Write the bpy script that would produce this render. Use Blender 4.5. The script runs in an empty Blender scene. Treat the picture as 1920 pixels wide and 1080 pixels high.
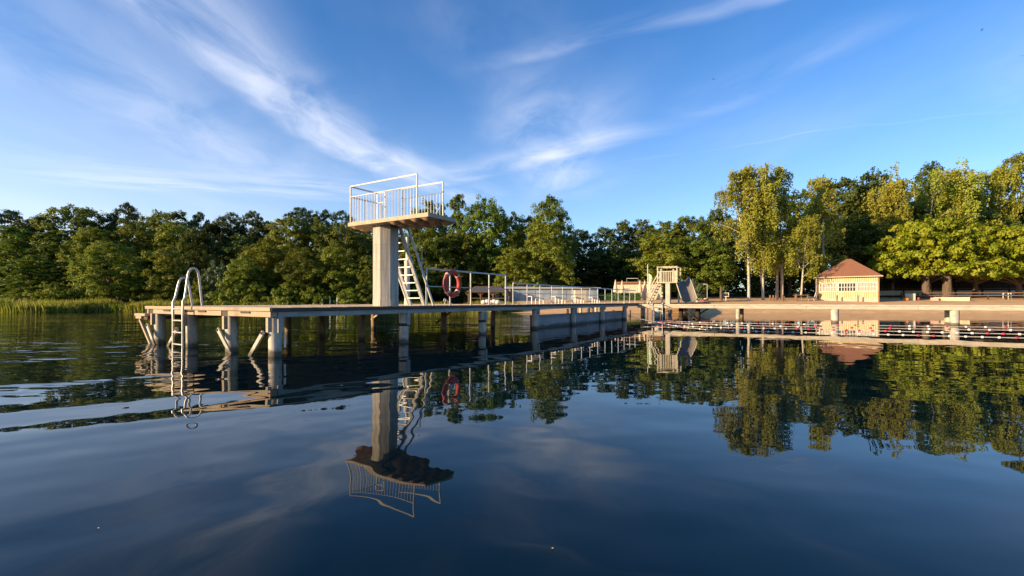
import bpy, math, random
import numpy as np
from mathutils import Vector, Matrix
R = math.radians
sc = bpy.context.scene
COL = sc.collection

# ---------------------------------------------------------------- camera
F, HZ, CH = 880.0, 564.0, 1.04          # focal length and horizon in photo pixels, eye height in metres
cam = bpy.data.cameras.new("camera")
cam.sensor_width = 36; cam.lens = 36 * F / 1920
cam.shift_y = (HZ - 540) / 1920
cam.clip_start = .05; cam.clip_end = 6000
camo = bpy.data.objects.new("camera", cam); COL.objects.link(camo)
camo.location = (0, 0, CH); camo.rotation_euler = (R(90), 0, 0)
sc.camera = camo

# ---------------------------------------------------------------- world, sun, exposure
SUN_EL, SUN_AZ = 13.5, -114.0            # azimuth clockwise from +Y
EXPOSURE = 1.12
world = bpy.data.worlds.new("World"); sc.world = world; world.use_nodes = True
SKY_STRENGTH, SUN_STRENGTH = .110, 4.8

class NT:
    """small helper to write node trees"""
    def __init__(s, tree): s.t = tree; s.l = tree.links
    def n(s, kind, **kw):
        x = s.t.nodes.new(kind)
        for k, v in kw.items(): setattr(x, k, v)
        return x
    def put(s, sock, v):
        if hasattr(v, 'is_output') or isinstance(v, bpy.types.NodeSocket): s.l.new(v, sock)
        elif v is not None:
            if isinstance(v, (tuple, list)) and len(v) == 3 and sock.type == 'RGBA': v = (*v, 1)
            sock.default_value = v
    def math(s, op, a, b=None, c=None, clamp=False):
        x = s.n('ShaderNodeMath', operation=op, use_clamp=clamp)
        s.put(x.inputs[0], a)
        if b is not None: s.put(x.inputs[1], b)
        if c is not None: s.put(x.inputs[2], c)
        return x.outputs[0]
    def smooth(s, v, a, b, lo=0., hi=1.):
        x = s.n('ShaderNodeMapRange', interpolation_type='SMOOTHSTEP', clamp=True)
        s.put(x.inputs[0], v); s.put(x.inputs[1], a); s.put(x.inputs[2], b); s.put(x.inputs[3], lo); s.put(x.inputs[4], hi)
        return x.outputs[0]
    def noise(s, vec, scale, detail=4, rough=.5, dist=0., dims='3D'):
        x = s.n('ShaderNodeTexNoise', noise_dimensions=dims)
        s.put(x.inputs['Vector'], vec); s.put(x.inputs['Scale'], scale); s.put(x.inputs['Detail'], detail)
        s.put(x.inputs['Roughness'], rough); s.put(x.inputs['Distortion'], dist)
        return x.outputs['Fac']
    def comb(s, x, y, z=0.):
        c = s.n('ShaderNodeCombineXYZ')
        for i, v in enumerate((x, y, z)): s.put(c.inputs[i], v)
        return c.outputs[0]
    def sep(s, v):
        c = s.n('ShaderNodeSeparateXYZ'); s.put(c.inputs[0], v); return c.outputs
    def mix(s, f, a, b):
        m = s.n('ShaderNodeMix', data_type='RGBA'); m.clamp_factor = True
        s.put(m.inputs[0], f); s.put(m.inputs[6], a); s.put(m.inputs[7], b)
        return m.outputs[2]
    def mapping(s, v, loc=(0, 0, 0), rot=(0, 0, 0), scale=(1, 1, 1)):
        m = s.n('ShaderNodeMapping'); s.put(m.inputs[0], v)
        m.inputs[1].default_value = loc; m.inputs[2].default_value = rot; m.inputs[3].default_value = scale
        return m.outputs[0]

w = NT(world.node_tree); bg = world.node_tree.nodes['Background']
sky = w.n('ShaderNodeTexSky', sky_type='NISHITA', sun_disc=False, sun_elevation=R(SUN_EL), sun_rotation=R(SUN_AZ % 360),
          altitude=100, air_density=1.0, dust_density=.3, ozone_density=4.0)
tc = w.n('ShaderNodeTexCoord'); dx, dy, dz = w.sep(tc.outputs['Generated'])
dzc = w.math('MAXIMUM', dz, .03)
px, py = w.math('DIVIDE', dx, dzc), w.math('DIVIDE', dy, dzc)   # where the view ray meets the cloud layer (height 1)
P = w.comb(px, py)
wob = w.noise(P, 1.3, 3, .5)
wv = w.math('MULTIPLY', w.math('SUBTRACT', wob, .5), .35)
def streak(p, q, sharp, soft, streakscale, amt, ends=.25):
    """cirrus band from p to q on the cloud layer: sharp on its left, feathered to its right"""
    (x0, y0), (x1, y1) = p, q
    L = math.hypot(x1 - x0, y1 - y0); tx, ty = (x1 - x0) / L, (y1 - y0) / L
    rx, ry = ty, -tx
    ax = w.math('SUBTRACT', px, x0); ay = w.math('SUBTRACT', py, y0)
    along = w.math('DIVIDE', w.math('ADD', w.math('MULTIPLY', ax, tx), w.math('MULTIPLY', ay, ty)), L)
    across = w.math('ADD', w.math('ADD', w.math('MULTIPLY', ax, rx), w.math('MULTIPLY', ay, ry)), wv)
    m = w.math('MULTIPLY', w.smooth(across, -sharp, sharp * .3), w.smooth(across, 0., soft, 1., 0.))
    m = w.math('MULTIPLY', m, w.math('MULTIPLY', w.smooth(along, -ends, ends * .6), w.smooth(along, 1 - ends * .6, 1 + ends, 1., 0.)))
    v = w.comb(w.math('ADD', w.math('MULTIPLY', along, L * .9), w.math('MULTIPLY', across, .8)), w.math('MULTIPLY', across, streakscale), 3.1)
    nz = w.smooth(w.noise(v, 1.5, 6, .57, .5), .24, .70)
    return w.math('MULTIPLY', w.math('MULTIPLY', m, nz), amt)
bands = [streak((-1.30, 1.30), (-1.08, 3.7), .17, .58, 1.8, .78, .25),
         streak((-1.1, 3.2), (-.50, 4.8), .2, .7, 3.0, .45, .3),
         streak((-2.0, 1.6), (-2.1, 3.6), .6, 1.2, 1.4, .32, .5),
         streak((.05, 1.95), (1.3, 1.35), .05, .16, 3.0, .36, .25),
         streak((.05, 2.4), (.30, 4.2), .35, .75, 1.6, .52, .4),
         streak((-.4, 3.9), (.75, 2.9), .12, .5, 2.4, .45, .3),
         streak((1.0, 2.5), (1.35, 1.8), .12, .35, 2.0, .22, .4),
         streak((-.30, 1.6), (-.05, 2.1), .3, .5, 1.5, .16, .4),
         streak((-3.6, 4.0), (-1.3, 4.6), .35, 1.2, 3.0, .35, .3),
         streak((.9, 3.3), (2.6, 2.45), .015, .035, 2.0, .16, .2),
         streak((2.2, 2.0), (4.4, 3.4), .3, 1.4, 2.0, .22, .4)]
tot = bands[0]
for b in bands[1:]: tot = w.math('ADD', tot, b)
veil = w.math('MULTIPLY', w.smooth(w.noise(w.mapping(P, scale=(.55, .22, 1)), 1.2, 5, .55, .3), .42, .75), .12)
tot = w.math('ADD', tot, veil)
# bright thin cloud low towards the sun
low = w.math('MULTIPLY', w.smooth(dz, .0, .42, 1., 0.), w.smooth(dx, -.10, -.85, 0., .52))
tot = w.math('ADD', tot, w.smooth(dz, .0, .50, .26, .0))      # thin high haze thickening towards the horizon
tot = w.math('ADD', tot, low, clamp=True)
tot = w.math('MULTIPLY', tot, w.smooth(dz, .0, .06))
CLOUD = (4.6, 4.75, 5.3)
hsv = w.n('ShaderNodeHueSaturation'); hsv.inputs['Saturation'].default_value = 1.15; hsv.inputs['Value'].default_value = 1.05; hsv.inputs['Hue'].default_value = .506; w.put(hsv.inputs['Color'], sky.outputs[0])
skyc = w.mix(w.math('MULTIPLY', tot, .8), hsv.outputs[0], CLOUD)
w.l.new(skyc, bg.inputs[0]); bg.inputs[1].default_value = SKY_STRENGTH

sd = bpy.data.lights.new("sun", 'SUN'); sd.energy = SUN_STRENGTH; sd.angle = R(.5); sd.color = (1.0, .72, .40)
sun = bpy.data.objects.new("sun", sd); COL.objects.link(sun)
S = Vector((math.sin(R(SUN_AZ)) * math.cos(R(SUN_EL)), math.cos(R(SUN_AZ)) * math.cos(R(SUN_EL)), math.sin(R(SUN_EL))))
sun.rotation_euler = S.to_track_quat('Z', 'Y').to_euler(); sun.location = (-20, -10, 30)
sc.view_settings.view_transform = 'Standard'; sc.view_settings.look = 'None'
sc.view_settings.exposure = EXPOSURE; sc.view_settings.gamma = 1; sc.view_settings.use_curve_mapping = False
sc.cycles.use_denoising = True
sc.cycles.max_bounces = 6; sc.cycles.transparent_max_bounces = 4
sc.cycles.diffuse_bounces = 3; sc.cycles.glossy_bounces = 3; sc.cycles.transmission_bounces = 3

# ---------------------------------------------------------------- materials
MATS = {}
def mat(name, c1, c2=None, scale=6., rough=.8, bump=0., stretch=(1, 1, 1), detail=5, lo=.35, hi=.65, metal=0., spec=.3, stain=None, stain_scale=1.5):
    if name in MATS: return MATS[name]
    m = bpy.data.materials.new(name); m.use_nodes = True; t = NT(m.node_tree)
    b = m.node_tree.nodes['Principled BSDF']; b.inputs['Roughness'].default_value = rough
    b.inputs['Metallic'].default_value = metal; b.inputs['Specular IOR Level'].default_value = spec
    g = t.n('ShaderNodeTexCoord').outputs['Object']
    if c2:
        nz = t.noise(t.mapping(g, scale=stretch), scale, detail, .6)
        c = t.mix(t.smooth(nz, lo, hi), c1, c2)
        if stain: c = t.mix(t.smooth(t.noise(g, stain_scale, 5, .65), .5, .72, 0., .8), c, stain)
        t.put(b.inputs['Base Color'], c)
        if bump:
            bp = t.n('ShaderNodeBump'); bp.inputs['Strength'].default_value = .6; bp.inputs['Distance'].default_value = bump
            t.put(bp.inputs['Height'], nz); t.l.new(bp.outputs[0], b.inputs['Normal'])
    else: b.inputs['Base Color'].default_value = (*c1, 1)
    MATS[name] = m; return m
def wet_zone(m):
    t = NT(m.node_tree); b = m.node_tree.nodes['Principled BSDF']; src = b.inputs['Base Color'].links[0].from_socket
    g = t.n('ShaderNodeNewGeometry').outputs['Position']; z = t.sep(g)[2]
    nz = t.noise(g, 7, 4, .6)
    f = t.smooth(t.math('ADD', z, t.math('MULTIPLY', t.math('SUBTRACT', nz, .5), .22)), .05, .16, .85, 0.)
    t.put(b.inputs['Base Color'], t.mix(f, src, (.05, .042, .026))); return m
def leafmat(name, c1, c2, trans=.35, vary=.35):
    m = bpy.data.materials.new(name); m.use_nodes = True; t = NT(m.node_tree)
    for x in list(m.node_tree.nodes): m.node_tree.nodes.remove(x)
    out = t.n('ShaderNodeOutputMaterial')
    g = t.n('ShaderNodeTexCoord').outputs['Object']
    nz = t.smooth(t.noise(g, .55, 3, .6), .32, .68)
    c = t.mix(nz, c1, c2)
    oi = t.n('ShaderNodeObjectInfo')
    hs = t.n('ShaderNodeHueSaturation')
    t.put(hs.inputs['Hue'], t.math('MULTIPLY_ADD', oi.outputs['Random'], .035, .4825))
    t.put(hs.inputs['Value'], t.math('MULTIPLY_ADD', oi.outputs['Random'], vary * 2, 1 - vary)); t.put(hs.inputs['Color'], c)
    d = t.n('ShaderNodeBsdfPrincipled'); t.put(d.inputs['Base Color'], hs.outputs[0]); d.inputs['Roughness'].default_value = .55
    d.inputs['Specular IOR Level'].default_value = .25
    tr = t.n('ShaderNodeBsdfTranslucent')
    t.put(tr.inputs['Color'], t.mix(.5, hs.outputs[0], (.16, .18, .01)))
    mx = t.n('ShaderNodeMixShader'); mx.inputs[0].default_value = trans
    t.l.new(d.outputs[0], mx.inputs[1]); t.l.new(tr.outputs[0], mx.inputs[2]); t.l.new(mx.outputs[0], out.inputs[0])
    MATS[name] = m; return m
M_BOARD = mat('sunbleached_board', (.44, .35, .25), (.29, .23, .165), 9, .85, .01, (1, 8, 8), stain=(.24, .18, .13))
M_DECK = mat('deck_plank', (.42, .34, .25), (.26, .21, .16), 5, .85, .006, (1, 6, 1), stain=(.22, .18, .14))
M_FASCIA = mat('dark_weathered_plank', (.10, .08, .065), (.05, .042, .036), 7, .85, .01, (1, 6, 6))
M_BEAM = mat('grey_beam', (.34, .33, .31), (.25, .25, .24), 4, .85, .006, (.6, 3, 3), stain=(.17, .17, .165))
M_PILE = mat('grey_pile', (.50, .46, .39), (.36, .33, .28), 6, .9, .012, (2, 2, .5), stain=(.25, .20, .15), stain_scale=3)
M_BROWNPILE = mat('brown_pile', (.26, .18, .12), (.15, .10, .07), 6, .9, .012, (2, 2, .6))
wet_zone(M_PILE); wet_zone(M_BROWNPILE)
M_CONC = mat('tower_concrete', (.45, .415, .355), (.30, .275, .235), 5, .9, .010, (5, 5, .18), stain=(.27, .24, .20), stain_scale=1.6)
M_SLAB = mat('slab_concrete', (.44, .37, .26), (.34, .29, .205), 6, .9, .006, stain=(.36, .31, .23))
M_UNDERLIT = mat('orange_lit_underside', (.52, .33, .20), (.38, .23, .14), 7, .85, .008)  # orange of low sunlight on the platform underside put into the colour
M_GALV = mat('galvanised_tube', (.46, .46, .45), (.36, .36, .35), 12, .5, 0, spec=.5, metal=.25)
M_WHITE = mat('white_paint', (.64, .62, .57), (.54, .52, .47), 7, .55, 0, spec=.4)
M_GREYP = mat('grey_rail_paint', (.46, .48, .48), (.36, .38, .38), 9, .5, spec=.4)
M_STEEL = mat('ladder_steel', (.48, .46, .42), (.38, .36, .33), 12, .38, metal=.6, spec=.5)
M_RED = mat('lifebuoy_red', (.46, .06, .04), (.34, .048, .035), 5, .6)
M_FLOATR = mat('float_red', (.50, .06, .085), (.40, .045, .065), 5, .5)
M_FLOATW = mat('float_white', (.66, .65, .62), (.54, .53, .50), 5, .5)
M_ROPE = mat('rope', (.62, .58, .54), (.45, .42, .40), 30, .9)
M_SLIDE = mat('slide_metal', (.17, .145, .12), (.12, .105, .09), 3, .6, metal=.0, spec=.5)
M_FOOT = mat('footbridge_concrete', (.46, .40, .31), (.34, .30, .235), 4, .9, .006, (.7, 2, 3), stain=(.35, .31, .25))
M_SPAINT = mat('slide_paint', (.46, .41, .32), (.35, .31, .24), 4, .7)
M_WALL = mat('beach_wall', (.60, .44, .28), (.50, .36, .22), 2.5, .95, .02, (.5, .5, 2), stain=(.40, .29, .18))
M_POOLW = mat('pool_wall', (.28, .29, .30), (.20, .21, .22), 2, .9, .01, (.5, .5, 3))
wet_zone(M_POOLW)
M_YELLOW = mat('yellow_boards', (.60, .51, .31), (.52, .44, .265), 3, .8)
M_CREAM = mat('cream_paint', (.58, .50, .35), (.50, .43, .30), 3, .8)
M_PINK = mat('pinkish_plinth', (.52, .40, .32), (.42, .33, .27), 4, .9)
M_ROOF = mat('red_roof', (.25, .115, .068), (.19, .088, .054), 5, .85, .02, (1, 1, 4))
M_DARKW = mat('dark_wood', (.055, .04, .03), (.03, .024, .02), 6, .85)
M_BROWNW = mat('brown_wood', (.22, .13, .075), (.14, .085, .05), 8, .85, .006, (3, 3, .6))
M_THATCH = mat('thatch', (.13, .095, .075), (.07, .052, .042), 14, .95, .03, (1, 1, .3))
M_SHED = mat('grey_shed', (.30, .34, .38), (.22, .25, .29), 1.2, .7, .02, (1, 1, .3))
M_GLASS = mat('dark_glass', (.018, .02, .024), None, rough=.06, spec=.6)
M_CURTAIN = mat('curtain_pane', (.36, .32, .26), (.25, .22, .18), 6, .3, 0, (8, 8, .2), spec=.6)
M_UMB = mat('umbrella_cloth', (.68, .52, .36), (.58, .43, .29), 6, .9)
M_BARK = mat('bark', (.15, .11, .08), (.075, .055, .04), 4, .95, .03, (3, 3, .6))
M_PBARK = mat('pine_bark', (.26, .13, .07), (.13, .07, .045), 3, .95, .03, (3, 3, .6))
M_BBARK = mat('birch_bark', (.46, .41, .33), (.36, .31, .25), 3, .85, .006, (1, 1, 5), stain=(.06, .05, .045), stain_scale=2.2)
M_BRICK = mat('red_brick', (.34, .12, .07), (.24, .085, .05), 8, .9)
M_BIRD = mat('dark_feather', (.02, .02, .022), (.035, .033, .03), 8, .8)
M_TEXT_GREEN = mat('flag_green', (.28, .42, .26), (.60, .62, .50), 2, .9)
M_ORANGE = mat('orange_plastic', (.75, .30, .03), None, rough=.5)
L_OAK = leafmat('oak_leaves', (0.105, 0.155, 0.019), (0.175, 0.215, 0.028), .38, .3)
L_LIGHT = leafmat('light_leaves', (0.17, 0.215, 0.023), (0.25, 0.27, 0.034), .38, .25)
L_DARK = leafmat('dark_leaves', (0.055, 0.088, 0.014), (0.09, 0.12, 0.019), .3, .3)
L_PINE = leafmat('pine_needles', (0.038, 0.072, 0.022), (0.065, 0.092, 0.024), .15)
L_BIRCH = leafmat('birch_leaves', (0.27, 0.315, 0.036), (0.36, 0.36, 0.05), .42, .15)
L_CHEST = leafmat('chestnut_leaves', (0.24, 0.33, 0.02), (0.34, 0.36, 0.026), .42, .12)
L_WILLOW = leafmat('silver_leaves', (0.095, 0.141, 0.069), (0.132, 0.178, 0.088), .2, .1)
L_REED = leafmat('reed_blades', (0.25, 0.33, 0.035), (0.38, 0.36, 0.07), .5, .1)
L_HEDGE = leafmat('hedge_leaves', (0.053, 0.117, 0.016), (0.076, 0.152, 0.021), .25, .1)

# ---------------------------------------------------------------- mesh helpers
class MB:
    def __init__(s): s.v = []; s.f = []; s.sm = []
    def add(s, vs, fs, smooth=False):
        o = len(s.v); s.v += [tuple(v) for v in vs]
        s.f += [tuple(i + o for i in f) for f in fs]; s.sm += [smooth] * len(fs); return s
    def box(s, x0, x1, y0, y1, z0, z1):
        v = [(x, y, z) for z in (z0, z1) for y in (y0, y1) for x in (x0, x1)]
        return s.add(v, [(0, 2, 3, 1), (4, 5, 7, 6), (0, 1, 5, 4), (2, 6, 7, 3), (0, 4, 6, 2), (1, 3, 7, 5)])
    def bar(s, p, q, wd, ht, up=(0, 0, 1)):
        p, q = Vector(p), Vector(q); t = (q - p).normalized(); u = Vector(up)
        a = t.cross(u)
        a = a.normalized() if a.length > 1e-4 else Vector((1, 0, 0))
        b = a.cross(t).normalized(); a *= wd / 2; b *= ht / 2
        v = [c + i * a + j * b for c in (p, q) for i, j in ((-1, -1), (1, -1), (1, 1), (-1, 1))]
        return s.add(v, [(0, 1, 2, 3), (7, 6, 5, 4), (0, 4, 5, 1), (1, 5, 6, 2), (2, 6, 7, 3), (3, 7, 4, 0)])
    def tube(s, pts, r, seg=8, closed=False):
        pts = [Vector(p) for p in pts]; n = len(pts)
        rs = r if isinstance(r, (list, tuple)) else [r] * n
        vs = []; prev = None
        for i, p in enumerate(pts):
            if closed: t = pts[(i + 1) % n] - pts[i - 1]
            else: t = pts[min(i + 1, n - 1)] - pts[max(i - 1, 0)]
            t.normalize()
            if prev is None:
                a = t.orthogonal().normalized()
            else: a = (prev - t * prev.dot(t)).normalized()
            prev = a; b = t.cross(a)
            for k in range(seg):
                th = 2 * math.pi * k / seg
                vs.append(p + (a * math.cos(th) + b * math.sin(th)) * rs[i])
        fs = []
        for i in range(n if closed else n - 1):
            j = (i + 1) % n
            for k in range(seg):
                l = (k + 1) % seg
                fs.append((i * seg + k, i * seg + l, j * seg + l, j * seg + k))
        s.add(vs, fs, True)
        if not closed:
            s.add(vs[:seg], [tuple(reversed(range(seg)))]); s.add(vs[-seg:], [tuple(range(seg))])
        return s
    def prism(s, poly, z0, z1, smooth=False):
        n = len(poly); v = [(x, y, z0) for x, y in poly] + [(x, y, z1) for x, y in poly]
        s.add(v, [(i, (i + 1) % n, n + (i + 1) % n, n + i) for i in range(n)], smooth)
        if smooth: s.add(v[:n], [tuple(reversed(range(n)))]); s.add(v[n:], [tuple(range(n))])
        else:
            o = len(s.v) - 2 * n
            s.f += [tuple(o + i for i in reversed(range(n))), tuple(o + n + i for i in range(n))]; s.sm += [False, False]
        return s
    def ball(s, c, r, seg=10, rings=6, sc3=(1, 1, 1)):
        vs = []; fs = []
        for i in range(1, rings):
            ph = math.pi * i / rings
            for k in range(seg):
                th = 2 * math.pi * k / seg
                vs.append((c[0] + r * sc3[0] * math.sin(ph) * math.cos(th), c[1] + r * sc3[1] * math.sin(ph) * math.sin(th), c[2] + r * sc3[2] * math.cos(ph)))
        top = len(vs); vs += [(c[0], c[1], c[2] + r * sc3[2]), (c[0], c[1], c[2] - r * sc3[2])]
        for i in range(rings - 2):
            for k in range(seg):
                l = (k + 1) % seg; fs.append((i * seg + k, (i + 1) * seg + k, (i + 1) * seg + l, i * seg + l))
        for k in range(seg):
            l = (k + 1) % seg
            fs.append((top, k, l)); fs.append((top + 1, (rings - 2) * seg + l, (rings - 2) * seg + k))
        return s.add(vs, fs, True)
    def build(s, name, m, parent=None, loc=None, bevel=0., label=None):
        me = bpy.data.meshes.new(name); me.from_pydata(s.v, [], s.f)
        me.polygons.foreach_set('use_smooth', s.sm); me.materials.append(m); me.update()
        o = bpy.data.objects.new(name, me); COL.objects.link(o)
        if parent: o.parent = parent
        if loc: o.location = loc
        if bevel:
            b = o.modifiers.new('bevel', 'BEVEL'); b.width = bevel; b.segments = 2; b.limit_method = 'ANGLE'
        if label: o['label'] = label
        return o
def tag(o, label=None, cat=None, group=None, kind=None):
    for k, v in (('label', label), ('category', cat), ('group', group), ('kind', kind)):
        if v: o[k] = v
    return o
def thing(name, label, cat, loc, rz=0., group=None):
    o = bpy.data.objects.new(name, None); COL.objects.link(o); o.empty_display_size = .2
    o.location = loc; o.rotation_euler = (0, 0, rz); return tag(o, label, cat, group)
def at(x, Y, z=0.): return Vector(((x - 960) / F * Y, Y, z))
def zof(y, Y): return CH + (HZ - y) * Y / F
def water(x, y): Y = F * CH / (y - HZ); return at(x, Y, 0)
rng = random.Random(7)

# ---------------------------------------------------------------- site frame: the jetty runs along A, across it N
A = Vector((.5327, .8463, 0)); N = Vector((-.8463, .5327, 0)); C0 = Vector((-4.45, 8.8, 0))
RZ = math.atan2(A.y, A.x); RF = RZ - math.pi / 2
def pier(a, d, z=0.): return C0 + A * a + N * d + Vector((0, 0, z))

# ---------------------------------------------------------------- lake, ground
SHORE = [Vector(p) for p in ((95, -20, 0), (88, 10, 0), (70, 30, 0), (56, 36.5, 0), (45, 38.6, 0), (36, 39.6, 0), (26, 40, 0), (16, 40.2, 0), (8, 40.2, 0), (0, 40.2, 0), (-.8, 40.3, 0))]
BEACHN = len(SHORE)
SHORE += [Vector(p) for p in ((-4, 48.4, 0), (-10, 49.6, 0), (-15, 49.6, 0), (-20, 48.8, 0), (-26, 47.6, 0), (-32, 46, 0), (-40, 44.6, 0), (-47, 42.8, 0), (-58, 40.5, 0), (-75, 37, 0), (-100, 28, 0), (-120, 0, 0), (-110, -50, 0), (-50, -90, 0), (30, -80, 0))]
def shore_dist(x, y):
    best = 1e9; n = len(SHORE); sign = 1
    inside = False
    for i in range(n):
        p, q = SHORE[i], SHORE[(i + 1) % n]
        ex, ey = q.x - p.x, q.y - p.y
        t = max(0, min(1, ((x - p.x) * ex + (y - p.y) * ey) / (ex * ex + ey * ey)))
        best = min(best, math.hypot(x - p.x - t * ex, y - p.y - t * ey))
        if (p.y > y) != (q.y > y) and x < (q.x - p.x) * (y - p.y) / (q.y - p.y) + p.x: inside = not inside
    return -best if inside else best
RINGS = [(0, -.05, -.06), (2, .28, .05), (4.5, .64, .25), (7, .88, .45), (9, 1.0, .6), (14, 1.28, .9), (20, 1.5, 1.1), (32, 2.0, 1.5), (80, 3.4, 3.0), (300, 6, 6), (4500, 10, 10)]
def ground_z(x, y):
    d = shore_dist(x, y); beach = x > -2.5 and y > 0
    for (d0, b0, r0), (d1, b1, r1) in zip(RINGS, RINGS[1:]):
        if d <= d1:
            t = max(0, (d - d0) / (d1 - d0)); return (b0 + (b1 - b0) * t) if beach else (r0 + (r1 - r0) * t)
    return 10
def build_ground():
    n = len(SHORE); vs = []; fs = []; mi = []
    nor = []
    for i in range(n):
        a = (SHORE[i] - SHORE[i - 1]).normalized(); b = (SHORE[(i + 1) % n] - SHORE[i]).normalized()
        t = (a + b).normalized(); k = 1 / max(.5, t.dot(b))
        nor.append(Vector((t.y, -t.x, 0)) * k)
    if shore_dist(*(SHORE[5] + nor[5] * .1).xy) < 0: nor = [-v for v in nor]
    for d, zb, zr in RINGS:
        for i in range(n):
            p = SHORE[i] + nor[i] * d; vs.append((p.x, p.y, zb if i < BEACHN else zr))
    for r in range(len(RINGS) - 1):
        for i in range(n):
            j = (i + 1) % n
            fs.append((r * n + i, r * n + j, (r + 1) * n + j, (r + 1) * n + i)); mi.append(0 if (i < BEACHN - 1 and RINGS[r + 1][0] <= 20) else 1)
    base = len(vs)
    for i in range(n): p = SHORE[i] - nor[i] * 5; vs.append((p.x, p.y, -1.5))
    for i in range(n):
        j = (i + 1) % n; fs.append((base + i, base + j, j, i)); mi.append(0)
    fs.append(tuple(base + i for i in range(n))); mi.append(0)
    me = bpy.data.meshes.new('ground'); me.from_pydata(vs, [], fs)
    me.materials.append(mat('beach_sand', (.70, .44, .21), (.58, .36, .17), 1.2, .95, .02, detail=8, stain=(.40, .27, .15), stain_scale=.5))
    me.materials.append(mat('forest_floor', (.06, .065, .02), (.10, .085, .035), .8, .95, .03))
    me.polygons.foreach_set('material_index', mi); me.update()
    o = bpy.data.objects.new('ground', me); COL.objects.link(o); tag(o, kind='structure')
    import bmesh
    bm = bmesh.new(); bm.from_mesh(me); bmesh.ops.recalc_face_normals(bm, faces=bm.faces); bm.to_mesh(me); bm.free()
build_ground()

wm = bpy.data.materials.new('lake_water'); wm.use_nodes = True; t = NT(wm.node_tree); b = wm.node_tree.nodes['Principled BSDF']
b.inputs['Base Color'].default_value = (.0004, .0080, .0135, 1); b.inputs['Roughness'].default_value = .0; b.inputs['IOR'].default_value = 1.29
pos = t.n('ShaderNodeNewGeometry').outputs['Position']; X, Y, Z = t.sep(pos)
dd = t.math('ADD', t.math('MULTIPLY', t.math('SUBTRACT', X, C0.x), N.x), t.math('MULTIPLY', t.math('SUBTRACT', Y, C0.y), N.y))
rip = t.smooth(dd, -2.2, .8)                                             # ripples behind and beyond the jetty
patch = t.smooth(t.noise(t.mapping(pos, scale=(.10, .22, 1)), 1.0, 2, .5), .38, .62)
far = t.math('MULTIPLY', rip, t.math('MULTIPLY_ADD', patch, .75, .25))
swell = t.noise(t.mapping(pos, rot=(0, 0, R(14)), scale=(.75, 1.0, 1)), 1.0, 2, .45)
fine = t.noise(t.mapping(pos, rot=(0, 0, R(-8)), scale=(.40, 1.0, 1)), 2.4, 2, .5)
wide = t.noise(t.mapping(pos, rot=(0, 0, R(20)), scale=(.35, 1., 1)), .28, 2, .5)
h = t.math('MULTIPLY', t.math('MULTIPLY', swell, .015), t.smooth(Y, 3., 11., 1., .28))
h = t.math('ADD', h, t.math('MULTIPLY', t.math('MULTIPLY', wide, .026), t.smooth(Y, 5., 14., 1., .4)))
h = t.math('ADD', h, t.math('MULTIPLY', t.math('MULTIPLY', fine, .030), far))
h = t.math('ADD', h, t.math('MULTIPLY', t.math('MULTIPLY', swell, .035), far))
roll = t.noise(t.mapping(t.mapping(pos, rot=(0, 0, R(-34))), scale=(.10, 1., 1)), .75, 2, .5)          # long low swell from the left
h = t.math('ADD', h, t.math('MULTIPLY', t.math('MULTIPLY', roll, .035), t.smooth(X, -3.5, 1.0, 1., 0.)))
line = t.noise(t.mapping(pos, scale=(.22, 1.0, 1)), 4.2, 1, .5)
h = t.math('ADD', h, t.math('MULTIPLY', t.math('MULTIPLY', line, .014), far))
bp = t.n('ShaderNodeBump'); bp.inputs['Strength'].default_value = 1; bp.inputs['Distance'].default_value = 1
t.put(bp.inputs['Height'], h); t.l.new(bp.outputs[0], b.inputs['Normal'])
wo = MB().add([(-140, -100, 0), (110, -100, 0), (110, 60, 0), (-140, 60, 0)], [(0, 1, 2, 3)]).build('water', wm); tag(wo, kind='structure')

# ---------------------------------------------------------------- jetty with the wide head
DK = .912
jt = thing('jetty', 'long weathered wooden jetty on piles carrying the diving tower, with a wide head', 'jetty', C0, RZ)
mb = MB(); a = -.14
while a < 45.2:
    wd = .142; far_ = 5.19 if a < 8.9 else 2.25
    z = DK + rng.uniform(-.004, .003); mb.box(a, a + wd - .009, -.10 + rng.uniform(-.006, .006), far_ + rng.uniform(-.01, .01), z - .04, z); a += wd
mb.build('deck', M_DECK, jt)
mb = MB().box(-.165, -.143, -.12, 5.21, DK - .066, DK + .004)
mb.build('end_board', M_BOARD, jt, bevel=.004)
# end beam with its joist ends
mb = MB()
for y0, y1 in ((-.08, 1.42), (1.68, 3.12), (3.38, 4.84), (5.10, 5.18)): mb.box(-.13, .0, y0, y1, .735, DK - .072)
mb.build('end_beam', M_BOARD, jt, bevel=.006)
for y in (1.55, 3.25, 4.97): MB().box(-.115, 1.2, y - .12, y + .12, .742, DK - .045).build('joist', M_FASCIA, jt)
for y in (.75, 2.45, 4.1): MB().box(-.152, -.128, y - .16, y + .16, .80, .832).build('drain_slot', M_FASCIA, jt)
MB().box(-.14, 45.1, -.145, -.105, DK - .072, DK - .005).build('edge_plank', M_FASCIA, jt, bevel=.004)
mb = MB(); a = .01
while a < 45: mb.box(a, min(a + 3.33, 45.1), -.10, .06, .73, DK - .076); a += 3.336
mb.build('side_beam', M_BEAM, jt, bevel=.008)
MB().box(.0, 8.8, 5.02, 5.17, .73, DK - .05).build('side_beam', M_BEAM, jt)
MB().box(8.8, 45.1, 2.05, 2.2, .73, DK - .05).build('side_beam', M_BEAM, jt)
for i in range(14):
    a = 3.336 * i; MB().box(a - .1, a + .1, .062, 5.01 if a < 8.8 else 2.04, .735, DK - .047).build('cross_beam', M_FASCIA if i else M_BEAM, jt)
def octo(x, y, r, n=8, off=.0): return [(x + r * math.cos(2 * math.pi * (k + off) / n), y + r * math.sin(2 * math.pi * (k + off) / n)) for k in range(n)]
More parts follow.
